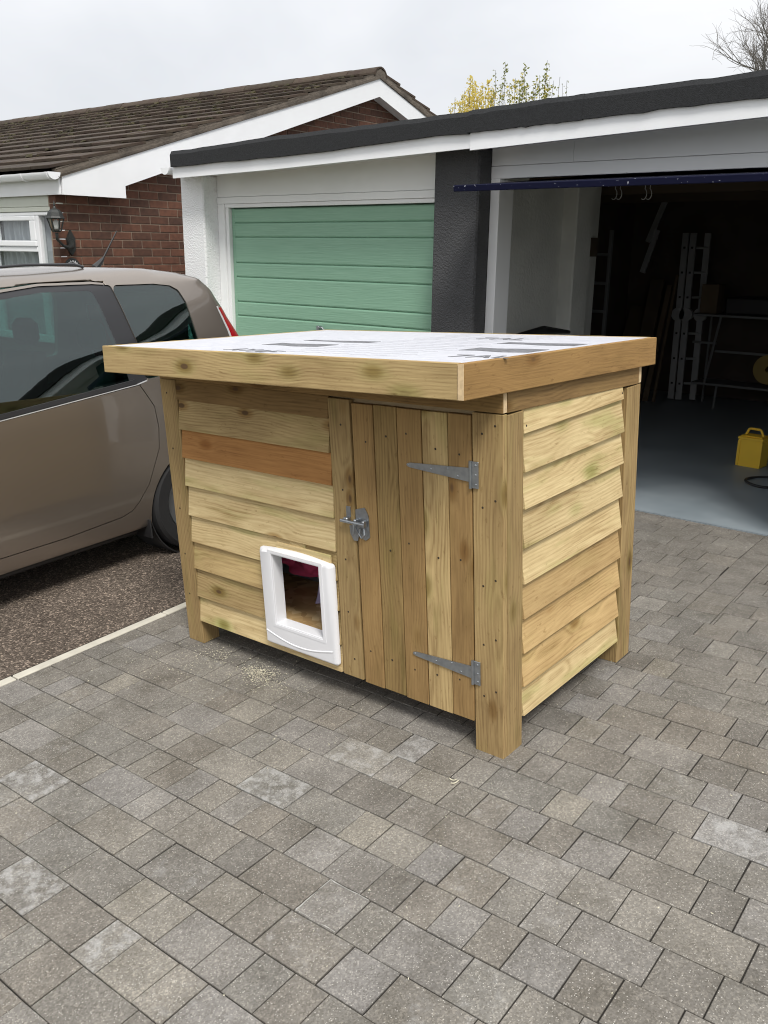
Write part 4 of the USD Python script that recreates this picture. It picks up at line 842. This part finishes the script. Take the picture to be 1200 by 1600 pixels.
# door
dd = holder(K, 'door')
dx = [-0.643, -0.541, -0.434, -0.3265, -0.2165, -0.121]; dmts = [W_DOORB, W_DOOR, W_DOORB, W_TAN, W_DOORB]
for k in range(5): plank(dd, 'plank', (dx[k] + 0.0018, -0.002 + 0.0015 * (k % 2), 0.112 + rng.uniform(-0.003, 0.004)), (dx[k + 1] - 0.0022, 0.020, 1.2345 + rng.uniform(-0.003, 0.003)), 2, dmts[k])
for hz in (1.039, 0.313):
    s = Polygon([(-0.1235, hz + 0.022), (-0.375, hz + 0.0085), (-0.389, hz + 0.005), (-0.392, hz), (-0.389, hz - 0.005), (-0.375, hz - 0.0085), (-0.1235, hz - 0.026)])
    h = cat(extr(s, 'y', -0.0065, -0.0035), box((-0.1195, -0.0065, hz - 0.046), (-0.092, -0.0030, hz + 0.046), 0.001), moved(trimesh.creation.cylinder(radius=0.0055, height=0.094, sections=12), trs((-0.1225, -0.0075, hz))))
    part(dd, 'hinge', h, ZINC)
    sc = [(-0.382, hz), (-0.285, hz - 0.002), (-0.215, hz + 0.009), (-0.175, hz - 0.013)] + [(-0.103, hz + q) for q in (0.033, 0, -0.033)]
    part(dd, 'hinge_screw', cat(*[moved(trimesh.creation.icosphere(1), trs((x, -0.0065, z)) @ np.diag([0.0045, 0.002, 0.0045, 1])) for x, z in sc]), ZINC, smooth=True)
lt = cat(extr(Polygon([(-0.640, 0.830), (-0.600, 0.842), (-0.585, 0.815), (-0.583, 0.735), (-0.600, 0.722), (-0.640, 0.735)]).buffer(0.004), 'y', -0.006, -0.003),
         box((-0.690, -0.0075, 0.800), (-0.668, -0.0055, 0.840), 0.0007), box((-0.690, -0.030, 0.782), (-0.668, -0.0055, 0.801), 0.004),
         extr(Polygon([(-0.672, 0.765), (-0.650, 0.765), (-0.632, 0.735), (-0.640, 0.712), (-0.655, 0.712), (-0.670, 0.735)]).buffer(0.003), 'y', -0.009, -0.005),
         box((-0.640, -0.028, 0.772), (-0.628, -0.005, 0.80), 0.003), box((-0.600, -0.028, 0.772), (-0.588, -0.005, 0.80), 0.003),
         tube([(-0.702, -0.026, 0.7865), (-0.583, -0.026, 0.7865)], 0.0068, 12), tube([(-0.636, -0.026, 0.786), (-0.637, -0.030, 0.760), (-0.640, -0.030, 0.742)], 0.005, 8),
         tube([(-0.60, -0.012, 0.765), (-0.592, -0.02, 0.745), (-0.605, -0.022, 0.73), (-0.622, -0.016, 0.742), (-0.618, -0.012, 0.765)], 0.0032, 8))
part(dd, 'bolt_latch', lt, ZINC, smooth=35)
# pet flap: frame and tunnel
fx0, fx1, fz0, fz1 = -1.182, -0.764, 0.152, 0.588
arc = [(fx0 + (fx1 - fx0) * t, fz1 + 0.014 * math.sin(math.pi * t)) for t in np.linspace(0, 1, 15)]
fo = Polygon([(fx0, fz0), (fx1, fz0)] + arc[::-1]).buffer(-0.014).buffer(0.014, join_style=1)
hole = Polygon([(-1.100, 0.262), (-0.830, 0.262), (-0.830, 0.574), (-1.100, 0.574)])
def ring(s0, y0, y1, s1=0.0): 
    return extr(s0.difference(hole), 'y', y0, y1)
lay = [(fo, -0.016, -0.008)] + [(fo.buffer(-0.0045 * k ** 1.5), -0.016 - 0.0045 * k, -0.0155 - 0.0045 * (k - 1)) for k in (1, 2, 3)]
pf = holder(K, 'pet_flap')
fr = man(extr(fo, 'y', -0.018, -0.006))
up = man(extr(fo, 'y', -0.0185, -0.0180)).translate((0, 0, 0))
fr = Manifold.hull(man(extr(fo, 'y', -0.020, -0.008)) + man(extr(fo.buffer(-0.016), 'y', -0.036, -0.034))) - man(extr(hole, 'y', -0.1, 0.1))
t = tri(fr); t.merge_vertices(); part(pf, 'frame', t, FLAPW, smooth=50)
tun = man(box((-1.104, -0.030, 0.258), (-0.826, 0.022, 0.578))) - man(box((-1.0985, -0.1, 0.2635), (-0.8315, 0.2, 0.5725)))
part(pf, 'tunnel', tri(tun), FLAPW)
inner_rim = man(extr(Polygon([(-1.120, 0.246), (-0.812, 0.246), (-0.812, 0.590), (-1.120, 0.590)]).buffer(-0.004).buffer(0.004), 'y', -0.0375, -0.034)) - man(extr(hole.buffer(0.004), 'y', -0.1, 0.1))
part(pf, 'rim', tri(inner_rim), FLAPW)
sillc = [(-1.165 + 0.385 * t_, 0.218 - 0.034 * math.sin(math.pi * t_)) for t_ in np.linspace(0, 1, 21)]
part(pf, 'moulded_lip', tube([(x, -0.0345, z) for x, z in sillc], 0.0045, 6), FLAPW, smooth=True)
# side boards
zs = [1.163, 1.031, 0.902, 0.763, 0.630, 0.499, 0.366, 0.234, 0.116]
for k, z in enumerate(zs):
    hgt = 0.085 if k == 0 else 0.152; y0, y1 = 0.1255, 0.880 + 0.004 * min(k, 5) + rng.uniform(-0.003, 0.003)
    R = rot([1, 0, 0], -0.42) @ rot([0, 1, 0], -9.0)
    M = [W_PALE, W_PALE, W_PALE, W_PALE, W_PALE, W_GOLD, W_GOLD, W_GOLD, W_PALE][k]
    plank(K, 'board', (-0.018, y0, z - 0.003), (-0.002, y1 - 0.004, z - 0.003 + hgt), 1, M, R=R)
# back and left boards, out of sight
for k, z in enumerate(zs): plank(K, 'back_board', (-W_ + 0.11, D_ - 0.04, z), (-0.1, D_ - 0.025, z + 0.13), 0, W_TAN); plank(K, 'left_board', (-W_ + 0.01, 0.1, z), (-W_ + 0.025, D_ - 0.1, z + 0.13), 1, W_TAN)
# screw heads
scs = []
ico1 = trimesh.creation.icosphere(1)
def scr(x, y, z, ax): scs.append(moved(ico1, trs((x, y, z)) @ np.diag([0.0042 if ax else 0.0018, 0.0018 if ax else 0.0042, 0.0042, 1])))
for z in zb: scr(-W_ + 0.125, -0.0005, z + 0.022, 1); scr(-0.775, -0.0005, z + 0.022, 1); scr(-W_ + 0.125, 0.006, z + 0.1, 1); scr(-0.775, 0.006, z + 0.105, 1)
for z in (0.2, 0.4, 0.62, 0.9, 1.15): scr(-0.70 + rng.uniform(-.02, .02), -0.004, z, 1); scr(-0.08, 0.0, z + 0.03, 1); scr(-0.03, 0.0, z + 0.06, 1); scr(-W_ + 0.04, 0.0, z + 0.04, 1)
for z in zs: scr(0.0005, 0.142, z + 0.025, 0); scr(0.0005, 0.865, z + 0.02, 0)
for k in range(5):
    for z in (0.24, 0.72, 1.12): scr((dx[k] + dx[k + 1]) / 2 + rng.uniform(-0.02, 0.02), -0.0015, z + rng.uniform(-0.03, 0.03), 1)
part(K, 'screw_heads', cat(*scs), plain("dark_screw", (0.05, 0.035, 0.02), 0.6, metal=0.3), kind='stuff')
# roof
RX0, RX1, RY_0, RY_1 = -W_ - 0.032, 0.0225, -0.245, 1.12
rf2 = holder(K, 'roof')
MR = np.eye(4); MR[2, 0] = slx; MR[2, 1] = sly
def rplank(name, lo, hi, g, M, label=None):
    lo = np.array(lo, float); hi = np.array(hi, float); ctr = (lo + hi) / 2
    R = rot([1, 0, 0], math.degrees(math.atan(sly))) @ rot([0, 1, 0], -math.degrees(math.atan(slx)))
    ctr[2] += slx * ctr[0] + sly * ctr[1]
    d = hi - lo
    B = {0: np.eye(3), 1: np.array([[0, 0, 1.0], [1, 0, 0], [0, 1, 0]])}[g]; h = np.abs(B.T @ d) / 2
    part(rf2, name, box(-h, h, 0.0025), M, M=trs(ctr, R @ B), label=label)
zt, zbm = 1.430, 1.3215
rplank('fascia', (RX0, RY_0, zbm), (RX1 - 0.0235, RY_0 + 0.022, zt), 0, W_TAN, 'long front fascia plank')
rplank('fascia', (RX1 - 0.022, RY_0 - 0.001, zbm), (RX1, RY_1, zt), 1, W_SAWN, 'golden sawn fascia plank on the right side')
rplank('fascia', (RX0, RY_1 - 0.022, zbm), (RX1 - 0.0235, RY_1, zt), 0, W_TAN)
rplank('fascia', (RX0, RY_0 + 0.0235, zbm), (RX0 + 0.022, RY_1 - 0.0235, zt), 1, W_TAN)
R0 = rot([1, 0, 0], math.degrees(math.atan(sly))) @ rot([0, 1, 0], -math.degrees(math.atan(slx)))
def onr(x, y, z): return np.array([x, y, z + slx * x + sly * y])
part(rf2, 'end_grain', box((-0.0105, -0.0008, -0.0525), (0.0105, 0.0006, 0.0525)), W_END, M=trs(onr(RX1 - 0.011, RY_0 - 0.0018, (zt + zbm) / 2), R0))
def flat(m): 
    m = m.copy(); m.vertices[:, 2] += slx * m.vertices[:, 0] + sly * m.vertices[:, 1]; return m
part(rf2, 'roof_board', flat(box((RX0 + 0.0225, RY_0 + 0.0225, zbm + 0.004), (RX1 - 0.0225, RY_1 - 0.0225, zbm + 0.02))), W_BROWN)
part(rf2, 'insulation_sheet', flat(box((RX0 + 0.0235, RY_0 + 0.0235, zbm + 0.021), (RX1 - 0.0235, RY_1 - 0.0235, zt - 0.001))), SHEET)
TP = zt - 0.001
def pr(poly, M=PRINT, z=0.0012): 
    part(rf2, 'printed_patch', flat(extr(Polygon(poly), 'z', TP + 0.0002, TP + z)), M)
def wav(x0, x1, y0, y1): 
    n = 14; return [(x0 + (x1 - x0) * t, y0 + 0.012 * math.sin(7 * t)) for t in np.linspace(0, 1, n)] + [(x1 - (x1 - x0) * t, y1 + 0.014 * math.sin(5 * t + 1)) for t in np.linspace(0, 1, n)]
pr(wav(-1.20, -0.90, 0.10, 0.22)); pr(wav(-1.22, -0.86, 0.36, 0.43)); pr(wav(-0.30, -0.03, 0.19, 0.33)); pr(wav(-0.36, -0.04, 0.53, 0.63))
def txt(s, x, y, h, ang=0, M=PRINT):
    m = meshkit.text_mesh(s, h, 0.001, bold=True); m.apply_transform(trs((x, y, TP + 0.0002), rot([0, 0, 1], ang))); part(rf2, 'printed_letters', flat(m), M)
txt('7AL', -0.185, -0.06, 0.085, 8); txt('AYAF', -1.13, -0.16, 0.08, -8); txt('7AL', -0.62, 0.75, 0.09, 0)
for k in range(16):
    y = -0.12 + 0.075 * k; x0 = -0.86 + 0.03 * math.sin(k * 2.1)
    L = LineString([(x0 + 0.035 * i, y + 0.012 * (i % 2) + 0.004 * math.sin(i + k)) for i in range(16)]).buffer(0.0022)
    part(rf2, 'printed_line', flat(extr(L, 'z', TP + 0.0002, TP + 0.0009)), PRINTL)

# bedding inside the kennel
def blob(lo, hi, seed, amp=0.12, sub=4):
    m = trimesh.creation.icosphere(sub); v = m.vertices; s = np.sign(v) * np.abs(v) ** 0.7; n = meshkit.fbm(v * 2.2 + seed * 3.1, 4, seed) - 0.5
    s = s * (1 + 2 * amp * n[:, None]); lo = np.array(lo); hi = np.array(hi); m.vertices = (lo + hi) / 2 + s / np.abs(s).max(0) * (hi - lo) / 2; return m
def kin(m): return moved(m, MK)
solo('bed_box', kin(cat(box((-1.60, 0.44, 0.2365), (-0.75, 0.95, 0.29), 0.01), box((-1.61, 0.42, 0.2905), (-0.74, 0.955, 0.312), 0.008))), GREYC, 'dark grey bed base at the back inside the kennel', 'pet bed')
solo('pink_blanket', kin(blob((-1.46, 0.27, 0.293), (-1.13, 0.80, 0.52), 3, 0.22)), PINK, 'crumpled pink blanket seen through the white flap opening', 'blanket', smooth=True)
xs = np.linspace(0, 1, 24); cl_ = []
for t_ in (0, 1):
    cl_.append(np.array([[-1.150 + 0.13 * a + 0.004 * math.sin(9 * b), 0.32 - 0.07 * b + 0.012 * math.sin(18 * a + 3 * b) + 0.004 * t_, 0.46 - 0.215 * b] for a in xs for b in xs]))
f = [q for i in range(23) for j in range(23) for a in [i * 24 + j] for q in ([a, a + 24, a + 25], [a, a + 25, a + 1])]
f = f + [[a + 576, c + 576, b + 576] for a, b, c in f]
solo('lilac_cloth', kin(trimesh.Trimesh(np.vstack(cl_), f, process=False)), LILAC, 'pale lilac cloth hanging beside the pink blanket inside', 'cloth', smooth=True)

# ------------------------------------------------------------------ things in the open garage
ZF = 0.110
def gthing(name, label, cat_, group=None): return thing(name, label, cat_, group)
# folded ladder leaning on the back wall
L = gthing('folded_ladder', 'folded aluminium multi-hinge ladder leaning against the dark back wall', 'ladder')
lean = math.radians(7.5)
def lad(u, v, w): return np.array([-3.60 + u - 0.11 * v / 1.8, 9.95 + w + math.sin(lean) * v, ZF + math.cos(lean) * v])
def rail(parent, u0, u1, w, v0, v1):
    m = box((0, 0, 0), (1, 1, 1)); 
    v = m.vertices; P = np.array([lad(u0 + (u1 - u0) * a, v0 + (v1 - v0) * c, w + 0.025 * b) for a, b, c in v]); m.vertices = P; part(parent, 'rail', m, ALU)
for (u0, w) in ((-0.03, 0.0), (0.058, 0.0), (0.185, 0.10)):
    for v0, v1 in ((0.02, 0.90), (1.04, 1.86)): rail(L, u0, u0 + 0.068, w, v0, v1)
    m = trimesh.creation.cylinder(radius=0.075, height=0.05, sections=20); m.apply_transform(trs(lad(u0 + 0.034, 0.97, w + 0.01), rot([1, 0, 0], 90))); part(L, 'hinge', m, ALU)
for v in (0.2, 0.48, 0.76, 1.16, 1.43, 1.70):
    for u in (-0.006, 0.082): part(L, 'rung_hole', moved(box((-0.011, -0.006, -0.011), (0.011, 0.001, 0.011)), trs(lad(u + 0.010, v, -0.001))), BLACKP)
    part(L, 'rung', tube([lad(0.12, v, 0.06), lad(0.25, v, 0.12)], 0.014, 8), ALU)
# second ladder/rack of rails near the white wall
L2 = gthing('narrow_ladder', 'dark narrow ladder standing in the corner behind the white wall', 'ladder')
for x in (-4.10, -3.90): part(L2, 'rail', box((x, 8.6, ZF), (x + 0.03, 8.65, 1.95), 0.004), DULLMETAL)
for z in (0.3, 0.58, 0.86, 1.14, 1.42, 1.70): part(L2, 'rung', box((-4.07, 8.61, z), (-3.90, 8.64, z + 0.03), 0.003), DULLMETAL)
solo('thin_rod', tube([(-3.80, 7.9, ZF), (-3.78, 7.9, 2.2)], 0.008, 6), DULLMETAL, 'thin pale rod standing at the end of the white garage wall', 'rod')
# leaning battens
def batten(name, label, a, b, w, d, M, group=None):
    a = np.array(a, float); b = np.array(b, float); t = b - a; Lx = np.linalg.norm(t); t /= Lx; u = np.cross([0, 1, 0], t); u /= np.linalg.norm(u); q = np.cross(t, u)
    m = box((-w / 2, -d / 2, 0), (w / 2, d / 2, Lx), 0.003); m.apply_transform(trs(a, np.stack([u, q, t], 1))); solo(name, m, M, label, 'timber', group)
batten('hanging_batten', 'pale batten slanting high on the dark garage wall, upper of two', (-4.02, 9.9, 1.85), (-3.86, 9.9, 2.30), 0.06, 0.03, ALU)
batten('hanging_batten', 'pale batten slanting on the dark garage wall, lower of two', (-4.06, 9.92, 1.52), (-3.93, 9.92, 1.98), 0.06, 0.03, ALU)
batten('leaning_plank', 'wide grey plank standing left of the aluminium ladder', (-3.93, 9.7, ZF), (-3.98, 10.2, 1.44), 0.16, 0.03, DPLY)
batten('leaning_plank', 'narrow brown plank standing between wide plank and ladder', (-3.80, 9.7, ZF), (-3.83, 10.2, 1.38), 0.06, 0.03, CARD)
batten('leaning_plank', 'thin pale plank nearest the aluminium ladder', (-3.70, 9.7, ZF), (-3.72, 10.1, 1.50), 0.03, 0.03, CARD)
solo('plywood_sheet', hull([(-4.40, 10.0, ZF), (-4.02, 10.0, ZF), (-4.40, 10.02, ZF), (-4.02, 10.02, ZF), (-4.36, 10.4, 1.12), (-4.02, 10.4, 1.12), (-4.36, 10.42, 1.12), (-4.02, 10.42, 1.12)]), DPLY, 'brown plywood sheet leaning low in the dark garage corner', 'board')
# metal shelf frame
Sh = gthing('shelf_frame', 'pale metal trestle shelf frame at the back of the garage', 'shelf')
for nm, lo, hi in (('shelf', (-3.36, 9.7, 1.09), (-1.6, 10.2, 1.115)), ('cross_bar', (-3.34, 9.72, 0.80), (-3.08, 9.74, 0.825)), ('cross_bar', (-3.08, 9.70, 0.72), (-1.6, 9.72, 0.745)), ('shelf', (-3.30, 9.70, 0.36), (-1.6, 10.1, 0.385))):
    part(Sh, nm, box(lo, hi, 0.004), DULLMETAL)
for a, b in (((-3.06, 9.71, 1.09), (-3.16, 9.71, 0.36)), ((-3.02, 9.71, 0.36), (-3.03, 9.71, ZF)), ((-1.62, 9.71, 1.09), (-1.62, 9.71, ZF)), ((-1.62, 10.15, 1.09), (-1.62, 10.15, ZF)), ((-3.3, 10.15, 1.09), (-3.3, 10.15, ZF))): part(Sh, 'leg', tube([a, b], 0.013, 8), DULLMETAL)
solo('cardboard_box', box((-3.32, 9.78, 1.117), (-3.14, 9.98, 1.42), 0.004), CARD, 'brown cardboard box standing on the metal shelf', 'box')
solo('black_tub', box((-3.05, 9.76, 1.117), (-1.9, 10.1, 1.30), 0.02), BLACKP, 'long black tub on the metal shelf', 'tub')
solo('cable_reel', cat(moved(lathe([(0.03, -0.06), (0.15, -0.06), (0.15, -0.05), (0.09, -0.045), (0.09, 0.045), (0.15, 0.05), (0.15, 0.06), (0.03, 0.06), (0.03, -0.06)], 28, 1), trs((-2.475, 9.62, 0.60)))), plain("dull_yellow", (0.34, 0.24, 0.06), 0.6), 'round dull yellow cable reel in front of the metal shelf', 'reel', smooth=35)
solo('dark_beam', tube([(-3.5, 6.15, 1.10), (-3.45, 6.5, 1.13), (-3.42, 6.9, 1.09)], [0.02, 0.035, 0.015], 8), BLACKP, 'small dark object lying against the white inside wall', 'tool')
for k, (x, y) in enumerate(((-2.72, 6.02), (-2.54, 6.10))):
    h = gthing('ceiling_hook', ['pale wire hooks under the raised door, left pair', 'pale wire hooks under the raised door, right pair'][k], 'hook')
    for q in (0, 0.035): part(h, 'hook', tube([(x + q + 0.022 * math.cos(t), y, 2.125 + 0.035 * math.sin(t)) for t in np.linspace(-2.2, 1.2, 10)] + [(x + q + 0.01, y, 2.22)], 0.003, 6), ALU)
# yellow box with a handle
Y = gthing('yellow_box', 'yellow plastic box with arched carrying handle on grey garage floor', 'box'); 
MY = trs((-1.905, 7.235, ZF), rot([0, 0, 1], -6)) @ np.diag([0.80, 0.85, 0.83, 1])
def ypt(m, n): part(Y, n, moved(m, MY), YELLOW)
b0 = hull([(x * s, y * s, z) for z, s in ((0.0, 0.94), (0.262, 1.0)) for x in (-0.115, 0.115) for y in (-0.085, 0.085)]); ypt(b0, 'body')
for x in (-0.113, 0.113): ypt(hull([(x * 0.96 + dx_, y, z) for z in (0.004, 0.25) for dx_ in (-0.012, 0.012) for y in (-0.090, 0.09)]), 'rib')
ypt(box((-0.125, -0.095, 0.262), (0.125, 0.095, 0.288), 0.006), 'lid'); ypt(box((-0.105, -0.075, 0.288), (0.105, 0.075, 0.300), 0.006), 'lid_step')
ypt(tube([(-0.085, 0, 0.298), (-0.062, 0, 0.350), (-0.045, 0, 0.358), (0.045, 0, 0.358), (0.062, 0, 0.350), (0.085, 0, 0.298)], 0.0115, 8), 'handle')
solo('cable_loop', tube([(-1.66 + 0.125 * math.cos(t), 6.72 + 0.17 * math.sin(t), ZF + 0.012 + 0.006 * math.sin(2 * t)) for t in np.linspace(1.2, 6.1, 30)] + [(-1.3, 6.6, ZF + 0.012), (-1.0, 6.65, ZF + 0.012)], 0.010, 8), BLACKP, 'loop of black cable lying on the grey garage floor', 'cable', smooth=True)

# ------------------------------------------------------------------ trees behind the roofs
def leafcloud(pts, size, n=1):
    V = []; F = []
    for p in pts:
        a = rng.normal(size=3); a /= np.linalg.norm(a); b = np.cross(a, rng.normal(size=3)); b /= np.linalg.norm(b); s = size * rng.uniform(0.6, 1.3); k = len(V)
        V += [p + a * s, p + b * s * 0.55, p - a * s, p - b * s * 0.55]; F += [[k, k + 1, k + 2], [k, k + 2, k + 3]]
    return trimesh.Trimesh(V, F, process=False)
def shoot_tree(name, label, base, shoots, leafM, twig_top):
    t = thing(name, label, 'tree'); bx, by, bz = base
    part(t, 'trunk', tube([(bx, by, bz), (bx + 0.05, by, bz + 1.0), (bx, by, bz + 2.2)], [0.11, 0.09, 0.07], 8), BARK, smooth=True)
    br = []; leaves = {0: [], 1: []}
    for (x, y, zt_, dens, yel) in shoots:
        z0 = bz + rng.uniform(1.4, 2.2); n = 9; tt = np.linspace(0, 1, n); sp = smoothstep(0, 0.55, tt)
        P = np.column_stack([bx + (x - bx) * sp + rng.normal(0, 0.012, n), by + (y - by) * sp + rng.normal(0, 0.012, n), z0 + (zt_ - z0) * tt]); br.append(tube(P, np.linspace(0.016, 0.003, n), 5))
        for _ in range(int(290 * dens)):
            s = rng.uniform(0.35, 1.0); i = min(int(s * (n - 1)), n - 2); q = P[i] + (P[i + 1] - P[i]) * (s * (n - 1) - i); r = 0.03 + 0.17 * (1 - s) ; leaves[int(rng.random() < yel)].append(q + rng.normal(0, r, 3) * [1, 1, 0.7])
        for _ in range(8):
            s = rng.uniform(0.3, 0.85); i = int(s * (n - 1)); d = rng.normal(0, 0.14, 3); d[2] = abs(d[2]) + 0.12; br.append(tube([P[i], P[i] + d], [0.005, 0.002], 4))
    part(t, 'branches', cat(*br), BARK)
    for k, M in ((1, LEAF_Y), (0, LEAF_G)):
        if leaves[k]: part(t, 'foliage', leafcloud(leaves[k], 0.031), M, kind='stuff')
sh = []
def at(px, py, Y): 
    d = np.array([(px - 600) / 1370.47, (py - 800) / 1370.47, 1.0]) @ CAM_R; return EYE + d * (Y / d[1])
def mk(lst, Y):
    o = []
    for px, py, dens, yel in lst:
        p = at(px, py, Y + rng.uniform(-0.3, 0.3)); o.append((p[0], p[1], p[2], dens, yel))
    return o
yel = mk([(704, 168, .5, .9), (713, 152, .6, 1), (718, 160, .7, 1), (727, 142, .8, 1), (735, 120, 1.1, 1), (739, 128, 1.2, 1), (745, 128, 1.2, 1), (750, 140, 1, 1), (754, 132, .7, .8), (733, 150, 1.1, 1), (742, 146, 1.2, 1), (764, 126, 1.0, 1), (768, 138, 1.1, 1), (772, 140, .8, .9), (775, 110, .4, .3), (722, 148, .5, .4), (760, 150, .8, .8)], 16.0)
shoot_tree('yellow_tree', 'yellow autumn tree rising behind the garage roof, left part of the foliage', (float(np.mean([s[0] for s in yel])), 16.2, 0.0), yel, None, 0)
grn = mk([(781, 134, .5, .2), (786, 133, .4, .1), (790, 98, .55, .05), (798, 130, .8, .35), (806, 122, .9, .35), (812, 126, 1.0, .3), (820, 100, .6, .1), (817, 118, .9, .35), (824, 134, .9, .4), (834, 140, .6, .1), (838, 122, .6, .1), (846, 120, .6, .2), (854, 94, .8, .15), (853, 118, 1.0, .4), (858, 128, .9, .3), (864, 126, .3, .1), (874, 120, .15, .1), (880, 130, .1, .1), (888, 126, .12, .1)], 16.8)
shoot_tree('sparse_tree', 'thin tree with upright greenish twigs beside the yellow foliage', (float(np.mean([s[0] for s in grn])), 17.0, 0.0), grn, None, 0)
# bare tree
bt_ = thing('bare_tree', 'leafless grey tree at the right edge behind the garage roof', 'tree')
base = at(1240, 300, 22.0); base[2] = 0.0; top = at(1248, 95, 22.0)
part(bt_, 'trunk', tube([base, base + [0.05, 0, 2.0], (top[0], top[1], top[2] - 1.2)], [0.17, 0.14, 0.10], 8), BARK, smooth=True)
tw_ = []; r2 = np.random.default_rng(23)
def grow(p, d, L, r, lev):
    n = 5; P = [p]; d = d / np.linalg.norm(d)
    for _ in range(n - 1): d = d + r2.normal(0, 0.10, 3) + [0, 0, 0.03]; d /= np.linalg.norm(d); P.append(P[-1] + d * L / (n - 1))
    tw_.append(tube(P, np.linspace(r, r * 0.55, n), 5 if lev > 1 else 4, caps=False))
    if lev == 0: return
    for k in range(4 if lev > 1 else 3):
        i = [2, 3, 4, 4][k]; e = d + r2.normal(0, 0.55, 3) + [0, 0, 0.12]; grow(P[i], e, L * r2.uniform(0.5, 0.78), r * 0.52, lev - 1)
top_p = np.array([top[0], top[1], top[2] - 1.25])
for px, py, L in ((1172, 28, 1.45), (1150, 50, 1.5), (1132, 84, 1.5), (1190, 12, 1.4), (1165, 70, 1.3), (1225, 5, 1.3), (1290, 30, 1.2), (1320, 70, 1.1), (1185, 90, 1.0), (1150, 100, 1.3)):
    g = at(px, py, 22.0 + r2.uniform(-0.5, 0.5)); grow(top_p + r2.normal(0, 0.05, 3), g - top_p, L * 0.82, 0.036, 4)
part(bt_, 'branches', cat(*tw_), TWIG)
